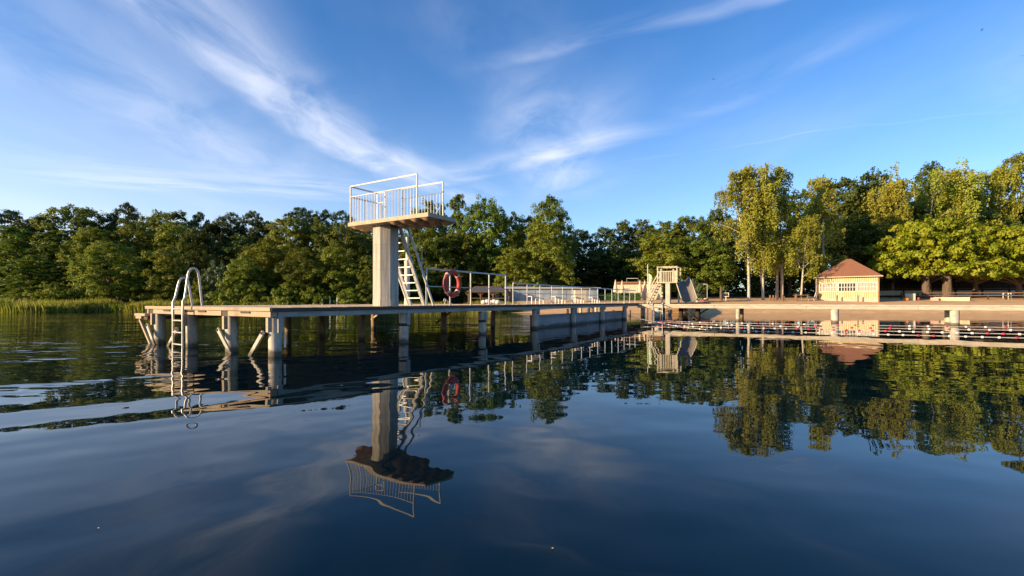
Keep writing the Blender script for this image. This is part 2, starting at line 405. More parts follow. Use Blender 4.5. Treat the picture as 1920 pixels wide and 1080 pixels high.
pile_rows = {0: (0.05, 1.6, 3.3, 5.0)}
for i in range(13):
    a = 3.336 * i
    rows = (0.05, 1.6, 3.3, 4.92) if i < 3 else (0.05, 1.95)
    for k, d in enumerate(rows):
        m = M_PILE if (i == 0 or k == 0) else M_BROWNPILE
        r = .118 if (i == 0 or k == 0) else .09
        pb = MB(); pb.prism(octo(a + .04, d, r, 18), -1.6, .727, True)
        pl = pb.build('pile', m, jt); pl.rotation_euler = (rng.uniform(-.012, .012), rng.uniform(-.012, .012), 0)
        if (i, k) in ((0, 1), (1, 0), (2, 0)): MB().prism(octo(a + .04, d, r * 1.05, 18), .40, .47, True).build('band', M_DARKW if i else M_PILE, pl)
        if i == 0:
            MB().box(a - .19, a - .115, d - .16, d - .085, .46, .728).build('cleat', M_BOARD, pl)
        if k == 0:
            MB().box(a + .01, a + .11, d - .16, d - .128, .44, .728).build('cleat', M_BEAM, pl)
            if i == 0: MB().box(a + .13, a + .15, d - .175, d - .135, .16, .42).build('cleat', M_WHITE, pl)
def brace(a0, d0, z0, a1, d1, z1):
    p, q = Vector((a0, d0, z0)), Vector((a1, d1, z1))
    br = MB().bar(p, q, .085, .04, (1, 0, 0)).build('brace', M_PILE, jt, bevel=.008)
    b2 = MB(); b2.tube([p + Vector((-.035, 0, 0)) + (q - p) * .04, p + Vector((.03, 0, 0)) + (q - p) * .04], .028, 10); b2.build('bolt', M_DARKW, br)
brace(-.16, .10, .46, -.16, .62, -.08)
brace(-.16, 1.75, .47, -.16, 1.18, -.08)
brace(-.16, 3.52, .42, -.16, 4.05, -.08)
brace(-.16, 5.1, .47, -.16, 4.6, -.1)
MB().bar((-.1, 5.66, .575), (-.1, 5.02, -.05), .06, .05, (1, 0, 0)).build('brace', M_BOARD, jt)
MB().bar((6.67, 4.3, .73), (6.67, 5.0, .36), .06, .05, (1, 0, 0)).build('brace', M_BOARD, jt)
MB().bar((6.67, 1.2, .73), (6.67, 1.9, .30), .06, .05, (1, 0, 0)).build('brace', M_BROWNPILE, jt)
ls = MB().box(-.16, 3.4, 5.23, 5.83, .665, .73).build('lower_step', M_BOARD, jt, bevel=.005)
MB().box(-.10, 3.35, 5.25, 5.46, .575, .662).build('step_beam', M_FASCIA, ls); MB().box(-.145, 3.35, 5.48, 5.81, .60, .663).build('step_beam', M_BOARD, ls)


# ---------------------------------------------------------------- swim ladder
sl = thing('swim_ladder', 'bent steel swim ladder hooked over the wide end of the wooden jetty', 'ladder', pier(-.30, 3.155), RZ)
def rail(d, hi):
    pts = [(0, d, -.75), (0, d, DK + .10)]
    pts += [(.04, d, DK + .2), (.10, d, hi - .16), (.125, d, hi - .07), (.17, d, hi - .015), (.215, d, hi), (.26, d, hi - .02), (.30, d, hi - .09), (.32, d, hi - .22), (.385, d, DK + .002)]
    out = [Vector(pts[0])]
    for i in range(1, len(pts) - 1):
        p, q, r_ = Vector(pts[i - 1]), Vector(pts[i]), Vector(pts[i + 1])
        out += [q + (p - q) * .25, q, q + (r_ - q) * .25]
    out.append(Vector(pts[-1])); return MB().tube(out, .024, 10).build('rail', M_STEEL, sl)
rail(.225, 1.56); rail(-.225, 1.76)
for z in (.86, .61, .35, .09, -.16, -.42): MB().tube([(0, -.225, z), (0, .225, z)], .02, 8).build('rung', M_STEEL, sl)

# ---------------------------------------------------------------- diving tower
tw = thing('diving_tower', 'pale concrete diving tower with railed platform and steep ladder standing on the jetty', 'diving tower', pier(3.05, .33, DK + .004), RZ)
def T(a, d, z=0): return Vector((a - 3.05, d - .33, z - DK - .004))
ro = .30 / math.cos(math.pi / 8)
cb = MB().prism([(ro * math.cos(R(22.5 + 45 * k)), ro * math.sin(R(22.5 + 45 * k))) for k in range(8)], 0, 1.93)
col_ = cb.build('column', M_CONC, tw, bevel=.012)
ro2 = ro * 1.02
for zj in (.88, 1.47): MB().prism([(ro * 1.004 * math.cos(R(22.5 + 45 * k)), ro * 1.004 * math.sin(R(22.5 + 45 * k))) for k in range(8)], zj, zj + .008).build('joint_band', M_BEAM, col_)
MB().prism([(ro2 * math.cos(R(22.5 + 45 * k)), ro2 * math.sin(R(22.5 + 45 * k))) for k in range(8)], .27, .285).build('joint_band', M_CONC, col_)
MB().prism([(ro2 * math.cos(R(22.5 + 45 * k)), ro2 * math.sin(R(22.5 + 45 * k))) for k in range(8)], 0.0, .16).build('base_band', M_CONC, col_)
p0, p1 = T(2.55, -1.51, 2.865), T(3.5, 1.13, 2.96)
pf = MB().box(p0.x, p1.x, p0.y, p1.y, p0.z, p1.z).build('platform', M_SLAB, tw, bevel=.01)
ub = MB()
for i in range(8):
    for j in range(3):
        cx = p0.x + .16 + j * .315; cy = p0.y + .15 + i * .333 + (.09 if j % 2 else -.02)
        if abs(cx) < .36 and abs(cy) < .38: continue
        vs = []; fs = []
        for u in range(7):
            for v in range(5):
                fu, fv = u / 6, v / 4
                vs.append((cx + (fv - .5) * .30, cy + (fu - .5) * .31, p0.z - .004 - .07 * math.sin(math.pi * fu) * (math.sin(math.pi * fv) ** .5 if 0 < fv < 1 else 0)))
        for u in range(6):
            for v in range(4): fs.append((u * 5 + v, u * 5 + v + 1, (u + 1) * 5 + v + 1, (u + 1) * 5 + v))
        ub.add(vs, fs, True)
ub.build('coffered_underside', M_UNDERLIT, pf)
MB().box(p0.x + .16, p1.x - .16, -.30, .30, 1.935, p0.z - .003).build('bracket', M_CONC, tw)
zt = p1.z
def balustrade(ax, d0, d1, gap=None):
    x = T(ax, 0, 0).x; y0, y1 = T(0, d0).y, T(0, d1).y; H, Mz = zt + .875, zt + .635
    bl = MB().tube([(x, y0, zt - .01), (x, y0, H), (x, y0 + .015, H + .018), (x, y1 - .015, H + .018), (x, y1, H), (x, y1, zt - .01)], .019, 8).build('railing', M_WHITE, tw)
    MB().tube([(x, y0, Mz), (x, y1, Mz)], .012, 6).build('mid_rail', M_WHITE, bl)
    n = int(round(abs(y1 - y0) / .095)); bb = MB()
    for i in range(1, n):
        y = y0 + (y1 - y0) * i / n; bb.tube([(x, y, zt - .005), (x, y, Mz)], .0085, 6)
    bb.build('balusters', M_WHITE, bl)
balustrade(2.60, -1.14, 1.08)
balustrade(3.45, -1.16, .18)
balustrade(3.45, .78, 1.08)
xa, xb, yy = T(2.6, 0).x, T(3.45, 0).x, T(0, 1.08).y
er = MB().tube([(xa, yy, zt + .893), (xb, yy, zt + .893)], .019, 8).build('railing', M_WHITE, tw)
MB().tube([(xa, yy, zt + .635), (xb, yy, zt + .635)], .015, 6).build('mid_rail', M_WHITE, er)
bb = MB()
for i in range(1, 8): bb.tube([(xa + (xb - xa) * i / 8, yy, zt - .005), (xa + (xb - xa) * i / 8, yy, zt + .635)], .0085, 6)
bb.build('balusters', M_WHITE, er)
# ladder down the landward side
for d in (.25, .74): MB().bar(T(3.43, d, 2.93), T(4.32, d, DK + .006), .05, .09, (0, 1, 0)).build('stringer', M_GALV, tw)
for i in range(1, 10):
    f = i / 10; a_ = 3.43 + .89 * f; z_ = 2.93 + (DK - 2.93) * f
    MB().box(T(a_, .27).x - .045, T(a_, .27).x + .045, T(0, .27).y, T(0, .72).y, T(0, 0, z_).z - .014, T(0, 0, z_).z + .012).build('tread', M_GALV, tw)
for d in (.03, .95):
    MB().tube([T(3.47, d, 2.93), T(4.45, d, DK + .01)], .030, 8).build('handrail', M_WHITE, tw)
    MB().tube([T(3.75, d, 2.36), T(3.93, d, 2.44), T(4.0, d, 2.38), T(4.0, d, 1.86)], .014, 6).build('grab_loop', M_GALV, tw)
MB().tube([T(4.16, .03, 1.52), T(4.16, .03, DK + .01)], .014, 6).build('grab_loop', M_GALV, tw)
pst = thing('pole', 'white pole with a narrower upper half standing on the jetty behind the tower ladder', 'pole', pier(4.6, 1.15, DK + .004), RZ)
MB().prism(octo(0, 0, .075, 14), 0, 1.26, True).build('pole_base', M_WHITE, pst); MB().prism(octo(0, 0, .04, 12), 1.26, 1.93, True).build('pole_top', M_WHITE, pst)

# ---------------------------------------------------------------- railings on the jetty
r1 = thing('railing', 'tall grey tube railing with a middle rail on the jetty, carrying the red lifebuoy', 'railing', pier(4.48, .30, DK + .003), RZ)
MB().tube([(0, 0, 0), (0, 0, .97), (.012, 0, .99), (.03, 0, 1.0), (3.94, 0, 1.0)], .024, 8).build('top_rail', M_GREYP, r1)
for i in range(1, 5): MB().tube([(.985 * i, 0, 0), (.985 * i, 0, .985)], .024, 8).prism(octo(.985 * i, 0, .06, 10), 0, .014).build('post', M_GREYP, r1)
for i in range(4): MB().tube([(.985 * i + .024, 0, .52), (.985 * (i + 1) - .024, 0, .52)], .014, 6).build('middle_rail', M_GREYP, r1)
r2 = thing('railing', 'long lower railing with many thin posts running along the jetty to the shore', 'railing', pier(8.9, .30, DK + .003), RZ)
MB().tube([(0, 0, .74), (13.9, 0, .74)], .024, 8).build('top_rail', M_GREYP, r2)
MB().tube([(0, 0, .40), (13.9, 0, .40)], .012, 6).build('middle_rail', M_GREYP, r2)
for i in range(15): MB().tube([(.985 * i, 0, 0), (.985 * i, 0, .73)], .02, 8).prism(octo(.985 * i, 0, .05, 8), 0, .012).build('post', M_GREYP, r2)
# low white benches against the lower railing
bn0 = None
for i, lb in enumerate(('white slatted low bench on the jetty, nearest the tower of the row', 'white low bench on the jetty, second along the low railing',
                        'white low bench on the jetty in front of the cream cabinet', 'white low bench on the jetty in front of the green hedge, nearest the shore')):
    loc = pier(10.6 + 2.0 * i, .62, DK + .003)
    if bn0 is None:
        b0 = bn0 = thing('low_bench', lb, 'bench', loc, RZ, 'low white benches on the jetty')
        MB().bar((0, 0, .30), (1.0, 0, .22), .22, .025).build('seat', M_WHITE, b0)
        for k in range(4): MB().box(.02 + .31 * k, .045 + .31 * k, -.1, -.07, 0, .275 - .022 * k).build('leg', M_WHITE, b0)
    else:
        b0 = bn0.copy(); COL.objects.link(b0); b0.location = loc; b0['label'] = lb
        for ch in bn0.children:
            c = ch.copy(); COL.objects.link(c); c.parent = b0
# lifebuoy
lf = thing('lifebuoy', 'red ring lifebuoy with white bands hanging on the jetty railing', 'lifebuoy', pier(5.49, .235, DK + .63), RZ)
def arc(t0, t1, n, r=.325): return [(r * math.cos(t0 + (t1 - t0) * i / n), 0, r * math.sin(t0 + (t1 - t0) * i / n)) for i in range(n + 1)]
ring = [(.315 * math.cos(2 * math.pi * i / 40), 0, .335 * math.sin(2 * math.pi * i / 40)) for i in range(40)]
MB().tube(ring, .07, 12, True).build('ring', M_RED, lf)
for k in range(4):
    c = R(45 + 90 * k); MB().tube([(.315 * math.cos(c + s_), 0, .335 * math.sin(c + s_)) for s_ in (-.07, 0, .07)], .0725, 12).build('band', M_WHITE, lf)
MB().tube([(.395 * math.cos(2 * math.pi * i / 40), -.01, (.41 - .018 * abs(math.sin(4 * math.pi * i / 40))) * math.sin(2 * math.pi * i / 40)) for i in range(40)], .007, 5, True).build('grab_line', M_ROPE, lf)
# odds and ends on the deck
cl = MB()
for i in range(5): cl.ball((.12 * i - .25, rng.uniform(-.06, .06), .06 + .02 * (i % 2)), .11, 9, 6, (1, .9, .75))
tag(cl.build('white_sheet', M_WHITE, None, pier(8.2, .75, DK + .02)), 'crumpled white sheet lying on the jetty below the tall railing', 'sheet')
rg = thing('mooring_ring', 'small white ring on a short post on the jetty beside the lifebuoy', 'mooring ring', pier(6.3, 1.2, DK + .003), RZ)
MB().tube([(0, 0, 0), (0, 0, .09)], .012, 6).build('stem', M_WHITE, rg); MB().tube([(.05 * math.cos(2 * math.pi * i / 16), 0, .14 + .05 * math.sin(2 * math.pi * i / 16)) for i in range(16)], .014, 6, True).build('ring', M_WHITE, rg)
bo = thing('bollard', 'tiny brown bollard on the jetty just under the lifebuoy', 'bollard', pier(5.7, .55, DK + .003), RZ)
MB().prism(octo(0, 0, .02, 8), 0, .1).build('stem', M_BROWNW, bo); MB().prism(octo(0, 0, .045, 10), .1, .125).build('cap', M_BROWNW, bo)

# ---------------------------------------------------------------- wall in the water below the jetty
pw = thing('pool_wall', 'low grey concrete wall in the water beneath the far half of the jetty', 'wall', pier(10.3, .15, 0), RZ)
MB().box(0, 10.0, 0, .28, -1.6, .44).build('wall', M_POOLW, pw, bevel=.02); MB().box(0, 10.0, -.03, .30, .441, .49).build('coping', M_POOLW, pw)

# ---------------------------------------------------------------- footbridge to the right
fo = pier(21.7, 0, 0)
fb = thing('footbridge', 'pale concrete footbridge with a flaking edge crossing the water in front of the beach', 'footbridge', fo, RF)
FD = .865
MB().box(.16, 34, .02, 1.5, FD - .07, FD).build('deck', M_FOOT, fb, bevel=.008)
mb = MB(); x = .16
while x < 34: mb.box(x, x + 4.12, -.02, .18, FD - .225, FD - .075); x += 4.13
mb.build('edge_beam', M_FOOT, fb, bevel=.008)
MB().box(.16, 34, 1.36, 1.5, FD - .2, FD - .074).build('edge_beam', M_FOOT, fb)
for i, x in enumerate((1.25, 5.4, 9.55, 13.75, 17.9, 22.1, 26.2)):
    r = .10 if i == 1 else .16
    MB().prism(octo(x, .13, r, 18), -1.6, FD - .23, True).build('pile', M_PILE, fb)
    MB().prism(octo(x + .02, 1.3, .13, 16), -1.6, FD - .23, True).build('pile', M_BROWNPILE if i == 1 else M_PILE, fb)
MB().bar((2.6, .6, .62), (3.4, .6, -.1), .07, .07).build('brace', M_DARKW, fb); MB().bar((2.9, .9, .0), (3.9, .9, .66), .07, .07).build('brace', M_DARKW, fb)
for x in (2.4, 3.3): MB().prism(octo(x, .8, .13, 12), -1.6, FD - .23, True).build('pile', M_DARKW, fb)
for x, y in ((-.6, 2.6), (.3, 2.5), (-1.1, 2.9)): MB().prism(octo(x, y, .08, 10), -1.6, .725, True).build('pile', M_PILE, jt).location = (21.7 , 0, 0)
# ladder of the footbridge
bl_ = thing('pool_ladder', 'white straight ladder hanging from the footbridge in front of the slide', 'ladder', fo + Vector((.8463 * 1.3, -.5327 * 1.3, 0)) - A * .06, RF)
for x in (-.28, .28): MB().tube([(x, 0, -.8), (x, 0, FD + .02), (x, .2, FD + .03)], .026, 8).build('rail', M_WHITE, bl_)
for z in (.72, .47, .22, -.03, -.28): MB().tube([(-.28, 0, z), (.28, 0, z)], .022, 8).build('rung', M_WHITE, bl_)

# ---------------------------------------------------------------- water slide on the footbridge
sd_ = thing('water_slide', 'cream water slide with railed box, steep stairs and broad grey chute on the footbridge', 'water slide', fo + Vector((.8463, -.5327, 0)) * 1.78 + A * .6 + Vector((0, 0, FD + .003)), RF)
MB().box(-.56, .56, -.42, .5, 1.17, 1.24).build('platform', M_SPAINT, sd_, bevel=.01)
MB().box(-.10, .14, -.38, -.14, 0, 1.168).build('post', M_SPAINT, sd_); MB().box(-.5, -.42, .3, .4, 0, 1.168).build('post', M_SPAINT, sd_)
MB().box(.42, .5, .3, .4, 0, 1.168).build('post', M_SPAINT, sd_)
fr = MB()
for x in (-.53, -.35, .33, .53): fr.box(x - .03, x + .03, -.41, -.35, 1.242, 2.06 if abs(x) > .4 else 1.95)
for x in (-.53, .53): fr.box(x - .028, x + .028, .43, .49, 1.242, 2.06)
fr.box(-.5, .5, -.405, -.355, 1.80, 1.85); fr.box(-.56, .56, -.41, -.35, 2.063, 2.11); fr.box(-.56, .56, .43, .49, 2.063, 2.11)
for x in (-.53, .53): fr.box(x - .028, x + .028, -.347, .427, 2.066, 2.107)
fr.build('guard_frame', M_SPAINT, sd_)
sb = MB()
for i in range(9): x = -.44 + .098 * i + .03; sb.box(x - .022, x + .022, -.395, -.365, 1.243, 1.797)
sb.build('guard_slats', M_SPAINT, sd_); MB().box(.35, .5, -.39, -.37, 1.243, 1.797).build('guard_panel', M_SPAINT, sd_)
for y in (-.36, .22): MB().bar((-.50, y, 1.17), (-1.12, y, .0), .05, .12, (0, 1, 0)).build('stair_stringer', M_SPAINT, sd_)
for y in (-.36, .22):
    MB().bar((-.46, y, 1.80), (-1.16, y, .55), .05, .06, (0, 1, 0)).build('stair_rail', M_SPAINT, sd_); MB().bar((-1.13, y, .58), (-1.13, y, .0), .05, .05).build('stair_rail', M_SPAINT, sd_)
for i in range(1, 7): f = i / 7; MB().box(-.50 - .62 * f - .09, -.50 - .62 * f + .09, -.33, .19, 1.17 * (1 - f) - .015, 1.17 * (1 - f) + .015).build('stair_tread', M_SPAINT, sd_)
path = [(.48, .42, 1.25), (.58, .30, 1.20), (.68, .18, .98), (.78, .06, .74), (.88, -.06, .50), (.98, -.18, .26), (1.06, -.28, .10), (1.14, -.36, .05)]
vs = []; fs = []; prof = 13; sidev = Vector((.77, .64, 0)).normalized()
for i, p in enumerate(path):
    p = Vector(p); q = Vector(path[min(i + 1, len(path) - 1)]) - Vector(path[max(i - 1, 0)]); q.normalize()
    up = sidev.cross(q)
    if up.z < 0: up = -up
    for k in range(prof):
        th = math.pi * k / (prof - 1); vs.append(p + sidev * (-.46 * math.cos(th)) + up * (.30 - .30 * math.sin(th)))
for i in range(len(path) - 1):
    for k in range(prof - 1): fs.append((i * prof + k, i * prof + k + 1, (i + 1) * prof + k + 1, (i + 1) * prof + k))
ch_ = MB().add(vs, fs, True).build('chute', M_SLIDE, sd_); so = ch_.modifiers.new('s', 'SOLIDIFY'); so.thickness = .03
for k in (0, prof - 1): MB().tube([vs[i * prof + k] for i in range(len(path))], .03, 8).build('chute_rim', M_SPAINT, ch_)
fp = thing('flagpole', 'thin white flagpole with a limp pale green flag beside the water slide', 'flagpole', fo + A * 2.4 + Vector((.8463, -.5327, 0)) * .06 + Vector((0, 0, .0)), RF)
MB().tube([(0, 0, -.5), (0, 0, 3.3)], [.03, .022], 8).build('pole', M_WHITE, fp)
fl = []; ff = []
for i in range(9):
    for k in range(4): fl.append((.03 + .075 * k * (1 - .03 * i) + .02 * math.sin(i), .05 * math.sin(k * 2 + i * .4), 2.75 - .15 * i - .05 * k))
for i in range(8):
    for k in range(3): ff.append((i * 4 + k, i * 4 + k + 1, i * 4 + k + 5, i * 4 + k + 4))
MB().add(fl, ff, True).build('flag', M_TEXT_GREEN, fp)

# ---------------------------------------------------------------- lane ropes with floats
def lane_rope(label, pts, cols, step, r):
    pts = [Vector(p) for p in pts]
    root = thing('lane_rope', label, 'lane rope', pts[0], 0, 'lane ropes with floats across the bathing area')
    loc = [p - pts[0] for p in pts]; MB().tube(loc, .0055, 5).build('rope', M_ROPE, root)
    dist = 0; k = 0; nxt = step * .6
    for p, q in zip(loc, loc[1:]):
        L = (q - p).length
        while nxt < dist + L:
            c = p + (q - p) * ((nxt - dist) / L); dr = (q - p).normalized()
            if (c + pts[0]).z < .10:
                f_ = MB(); seg = [c + dr * x for x in (-r * 1.5, -r * 1.3, -r * .7, r * .7, r * 1.3, r * 1.5)]
                f_.tube(seg, [r * .35, r * .75, r, r, r * .75, r * .35], 10); f_.build('float', M_FLOATR if cols[k % len(cols)] == 'r' else M_FLOATW, root); k += 1
            nxt += step
        dist += L
def wp(x, y, z=.006): Y = F * (CH - z) / (y - HZ); return at(x, Y, z)
tie = pier(19.6, .1, .50)
lane_rope('lane rope with red then white floats lying closest to the footbridge', [wp(1226, 600.5), wp(1320, 604.8), wp(1500, 607.6), wp(1700, 611), wp(1920, 614), wp(1990, 615)], 'rrrwwrwwrwrwwr', .62, .03)
lane_rope('second lane rope from the footbridge, red and white floats spaced wide', [wp(1215, 602.5), wp(1330, 608.6), wp(1500, 612.4), wp(1700, 616), wp(1920, 619), wp(1990, 620)], 'rrrwwrwwwrwwrr', .60, .03)
lane_rope('taut bright lane rope with red and white floats, second nearest in the water', [tie, at(1180, 23.2, .26), wp(1262, 610.5), wp(1340, 613.8), wp(1500, 616.5), wp(1700, 621.5), wp(1920, 626.5), wp(1990, 628)], 'rrrrwwwwwwrrwwwwrrrr', .37, .028)
lane_rope('nearest lane rope, its white and red floats half sunk in the water', [tie + Vector((0, -.1, 0)), at(1190, 22.6, .22), wp(1275, 613), wp(1340, 619.2), wp(1500, 623), wp(1700, 628), wp(1920, 633.5), wp(1990, 635)], 'rwwwwrwwwwrrwwww', .36, .024)

# ---------------------------------------------------------------- yellow bath house
hd = Vector((.785, -.62, 0)).normalized(); hb = Vector((.62, .785, 0)).normalized()
HL = Vector((32.7, 50.2, 1.0)); HW, HD_ = 5.17, 4.8
ho = thing('bath_house', 'yellow boarded bath house with three white windows and a red hipped roof on the beach', 'house', HL, math.atan2(hd.y, hd.x))
# local: x along the front, y into the house, z up
zt_ = 2.52; win = [(.21, 1.63), (1.85, 3.27), (3.49, 4.95)]; w0, w1 = 1.05, 1.86
wl = MB().box(0, HW, 0, HD_, .33, w0 - .02)
wl.box(0, HW, 0, HD_, w1 + .02, zt_); xs = [0] + [v for p in win for v in (p[0] - .02, p[1] + .02)] + [HW]
for i in range(0, len(xs), 2): wl.box(xs[i], xs[i + 1], 0, .2, w0 - .018, w1 + .018)
wl.box(0, .2, .2, HD_, w0 - .018, w1 + .018); wl.box(.2, HW, HD_ - .2, HD_, w0 - .018, w1 + .018)
wo_ = wl.build('wall', M_YELLOW, ho)
bt = MB()
for i in range(28):
    x = .1 + i * (HW - .2) / 27; bt.box(x - .025, x + .025, -.03, -.002, .34, w0 - .06); bt.box(x - .025, x + .025, -.03, -.002, w1 + .06, zt_ - .01)
bt.build('battens', mat('ochre_batten', (.40, .29, .11), (.32, .23, .09), 5, .8), wo_)
MB().box(-.03, HW + .03, -.05, HD_, -.3, .325).build('plinth', M_PINK, ho)
for k, (x0, x1) in enumerate(win):
    f_ = MB(); z0, z1 = w0, w1
    f_.box(x0 - .06, x1 + .06, -.06, .02, z1, z1 + .07); f_.box(x0 - .06, x1 + .06, -.07, .02, z0 - .07, z0)
    f_.box(x0 - .06, x0, -.06, .02, z0 + .002, z1 - .002); f_.box(x1, x1 + .06, -.06, .02, z0 + .002, z1 - .002)
    wn = f_.build('window', M_WHITE, ho)
    g_ = MB()
    for i in range(1, 6): xx = x0 + (x1 - x0) * i / 6; g_.box(xx - .022, xx + .022, -.03, .02, z0 + .002, z1 - .002)
    zz = (z0 + z1) / 2; g_.box(x0, x1, -.034, .016, zz - .022, zz + .022); g_.build('glazing_bars', M_WHITE, wn)
    MB().box(x0, x1, .03, .05, z0, z1).build('pane', M_GLASS if k == 1 else M_CURTAIN, wn)
MB().box(HW + .002, HW + .03, .06, HD_ - .06, .33, zt_ - .01).build('side_shade_sheet', M_BROWNW, ho)  # dark sheet added over the wall to paint in the unlit side's shade
for x in (-.03, HW - .07): MB().box(x, x + .1, -.08, -.052, -.2, zt_).build('corner_post', M_BROWNW, ho)
e = .32; rz = zt_ + .02; rv = [(-e, -e, rz), (HW + e, -e, rz), (HW + e, HD_ + e, rz), (-e, HD_ + e, rz), (HW / 2 - .2, HD_ / 2, rz + 2.0), (HW / 2 + .2, HD_ / 2, rz + 2.0)]
rv += [(x, y, z - .09) for x, y, z in rv[:4]]
rf_ = MB().add(rv, [(0, 1, 5, 4), (1, 2, 5), (2, 3, 4, 5), (3, 0, 4), (6, 7, 1, 0), (7, 8, 2, 1), (8, 9, 3, 2), (9, 6, 0, 3), (9, 8, 7, 6)]).build('roof', M_ROOF, ho)
MB().tube([(-e, -e - .05, rz - .03), (HW + e, -e - .05, rz - .03)], .05, 8).build('gutter', M_CREAM, rf_)
MB().tube([(-.12, -.12, -.2), (-.12, -.12, rz - .12)], .035, 8).build('downpipe', M_GALV, ho)
# low posts in front
for i, (fx, lb) in enumerate(((1.75, 'thin wooden post before the left half of the yellow bath house'), (3.5, 'thin wooden post before the right half of the yellow bath house'))):
    p = HL + hd * fx - hb * .8; o = MB().prism(octo(0, 0, .06, 8), -.2, .62).build('wooden_post', M_BROWNW, None, p); tag(o, lb, 'post', 'thin posts before the bath house')

# long dark veranda building behind the chestnuts
vb = thing('veranda_building', 'long low dark wooden building with pale panels in the shade behind the chestnut trees', 'building', Vector((47.5, 61, 1.6)), R(-8))
MB().box(0, 34, 2.2, 7, -.8, 2.6).build('wall', M_DARKW, vb)
MB().add([(-.4, -.5, 2.55), (34.5, -.5, 2.55), (34.5, 4, 3.9), (-.4, 4, 3.9), (-.4, 7.5, 2.62), (34.5, 7.5, 2.62)], [(0, 1, 2, 3), (3, 2, 5, 4)]).build('roof', M_THATCH, vb)
for i in range(12): MB().box(3.0 * i, 3.0 * i + .14, -.07, .07, -.4, 2.56).build('post', M_DARKW, vb)
for i in range(11):
    pn = MB().box(3.0 * i + .2, 3.0 * i + 2.95, .0, .06, .15, .75).build('railing_panel', M_GREYP if i > 3 else M_WHITE, vb)
MB().box(0, 34, -.06, -.005, .95, 1.03).build('hand_rail', M_BROWNW, vb)

# ---------------------------------------------------------------- beach furniture on the right
def zground(p): return Vector((p.x, p.y, ground_z(p.x, p.y)))
p = zground(at(1707, 49.5)); pk = thing('pallet', 'cream slatted wooden pallet standing upright on the sand by a red ball', 'pallet', p, R(-35))
for i in range(6): MB().box(-.42 + .14 * i, -.42 + .14 * i + .115, -.05, -.02, -.05, .72).build('slat', M_CREAM, pk)
for z in (.05, .58): MB().box(-.42, .40, -.018, .06, z, z + .09).build('cross_bar', M_BROWNW, pk)
rb = MB().ball((0, 0, .16), .18, 14, 9).build('ball', M_FLOATR, None, zground(at(1721, 49.5))); tag(rb, 'red ball on the sand right of the upright pallet', 'ball')
ob = MB().ball((0, 0, .14), .22, 12, 8, (1.3, 1, .8)).build('orange_bag', M_ORANGE, None, zground(at(1699, 49))); tag(ob, 'orange yellow bag lying on the sand left of the upright pallet', 'bag')
bx = MB().box(-.3, .3, -.2, .2, -.05, .3).build('pink_box', mat('pink_box', (.60, .36, .30), (.50, .30, .25), 4, .7), None, zground(at(1752, 49)), .02); bx.rotation_euler[2] = R(-30); tag(bx, 'pink box on the sand beside the long yellow bench', 'box')
lbn = thing('long_bench', 'long pale yellow box bench on the sand below the chestnut trunks', 'bench', zground(at(1784, 48.6)), R(-32))
MB().box(-1.38, 1.38, -.22, .22, .30, .36).build('seat', M_CREAM, lbn); MB().box(-1.34, 1.34, -.2, .2, -.05, .298).build('box', M_CREAM, lbn)
rk = thing('rack', 'grey white open rack under the chestnut canopy at the far right', 'rack', zground(at(1888, 50)), R(-30))
for x in (-.3, -.1, .1, .3): MB().box(x - .03, x + .03, -.03, .03, -.05, .62).build('upright', M_WHITE, rk)
MB().box(-.34, .34, -.032, .028, .623, .68).build('top_bar', M_WHITE, rk)
fn = thing('fence', 'low dark wooden rail fence under the chestnut trees', 'fence', zground(at(1690, 51.5)), R(-12))
for i in range(10): MB().box(1.6 * i - .05, 1.6 * i + .05, -.05, .05, -.3, .75).build('post', M_DARKW, fn)
for z in (.35, .65): MB().box(0, 14.4, -.075, -.052, z, z + .09).build('rail', M_BROWNW, fn)
# planter, sign, lamp, stubs, brick bits left of the house
pl_ = thing('planter', 'red brick planter with a pale coping on the sand beside the weeping bush', 'planter', zground(at(1314, 49)), R(-25))
MB().box(-.72, .72, -.4, .4, -.1, .22).build('brickwork', M_BRICK, pl_); MB().box(-.78, .78, -.46, .46, .222, .32).build('coping', M_CREAM, pl_)
lm = thing('lamp_post', 'thin lamp post with a small arm behind the planter', 'lamp post', zground(at(1326, 50)), R(-25))
MB().tube([(0, 0, -.1), (0, 0, 1.72), (-.03, 0, 1.76), (-.28, 0, 1.78)], .03, 8).build('pole', M_GREYP, lm); MB().box(-.42, -.2, -.06, .06, 1.74, 1.80).build('lamp_head', M_GREYP, lm)
sg = thing('notice_board', 'grey framed notice board on one leg at the edge of the trees', 'sign', zground(at(1361, 50)), R(-25))
MB().box(-.05, .05, -.04, .04, -.2, .42).build('leg', M_GREYP, sg)
f_ = MB(); f_.box(-.30, .30, -.04, .03, .42, .47); f_.box(-.30, .30, -.04, .03, .80, .85); f_.box(-.30, -.24, -.037, .027, .472, .798); f_.box(.24, .30, -.037, .027, .472, .798); f_.build('frame', M_WHITE, sg)
MB().box(-.24, .24, -.02, .01, .472, .798).build('board', M_DARKW, sg)
for i, (x, yb, h_) in enumerate(((1444, 567, .62), (1450, 567, .62), (1455, 567, .5), (1467, 567, .7), (1470, 567, .5), (1493, 567, .72))):
    o = MB().prism(octo(0, 0, .09, 9), -.2, h_).build('wooden_post', M_BROWNW, None, zground(at(x, 49))); tag(o, 'short brown wooden stump post standing in the sand between birches and bath house', 'post', 'short stump posts in the sand')
dk_ = thing('deck_chair', 'pale folding chair on the sand at the left corner of the bath house', 'chair', zground(at(1522, 50)), R(-40))
MB().bar((-.3, 0, .42), (.25, 0, .36), .5, .04).build('seat', M_WHITE, dk_); MB().bar((.25, 0, .36), (.42, 0, .9), .5, .04, (1, 0, 0)).build('backrest', M_WHITE, dk_)
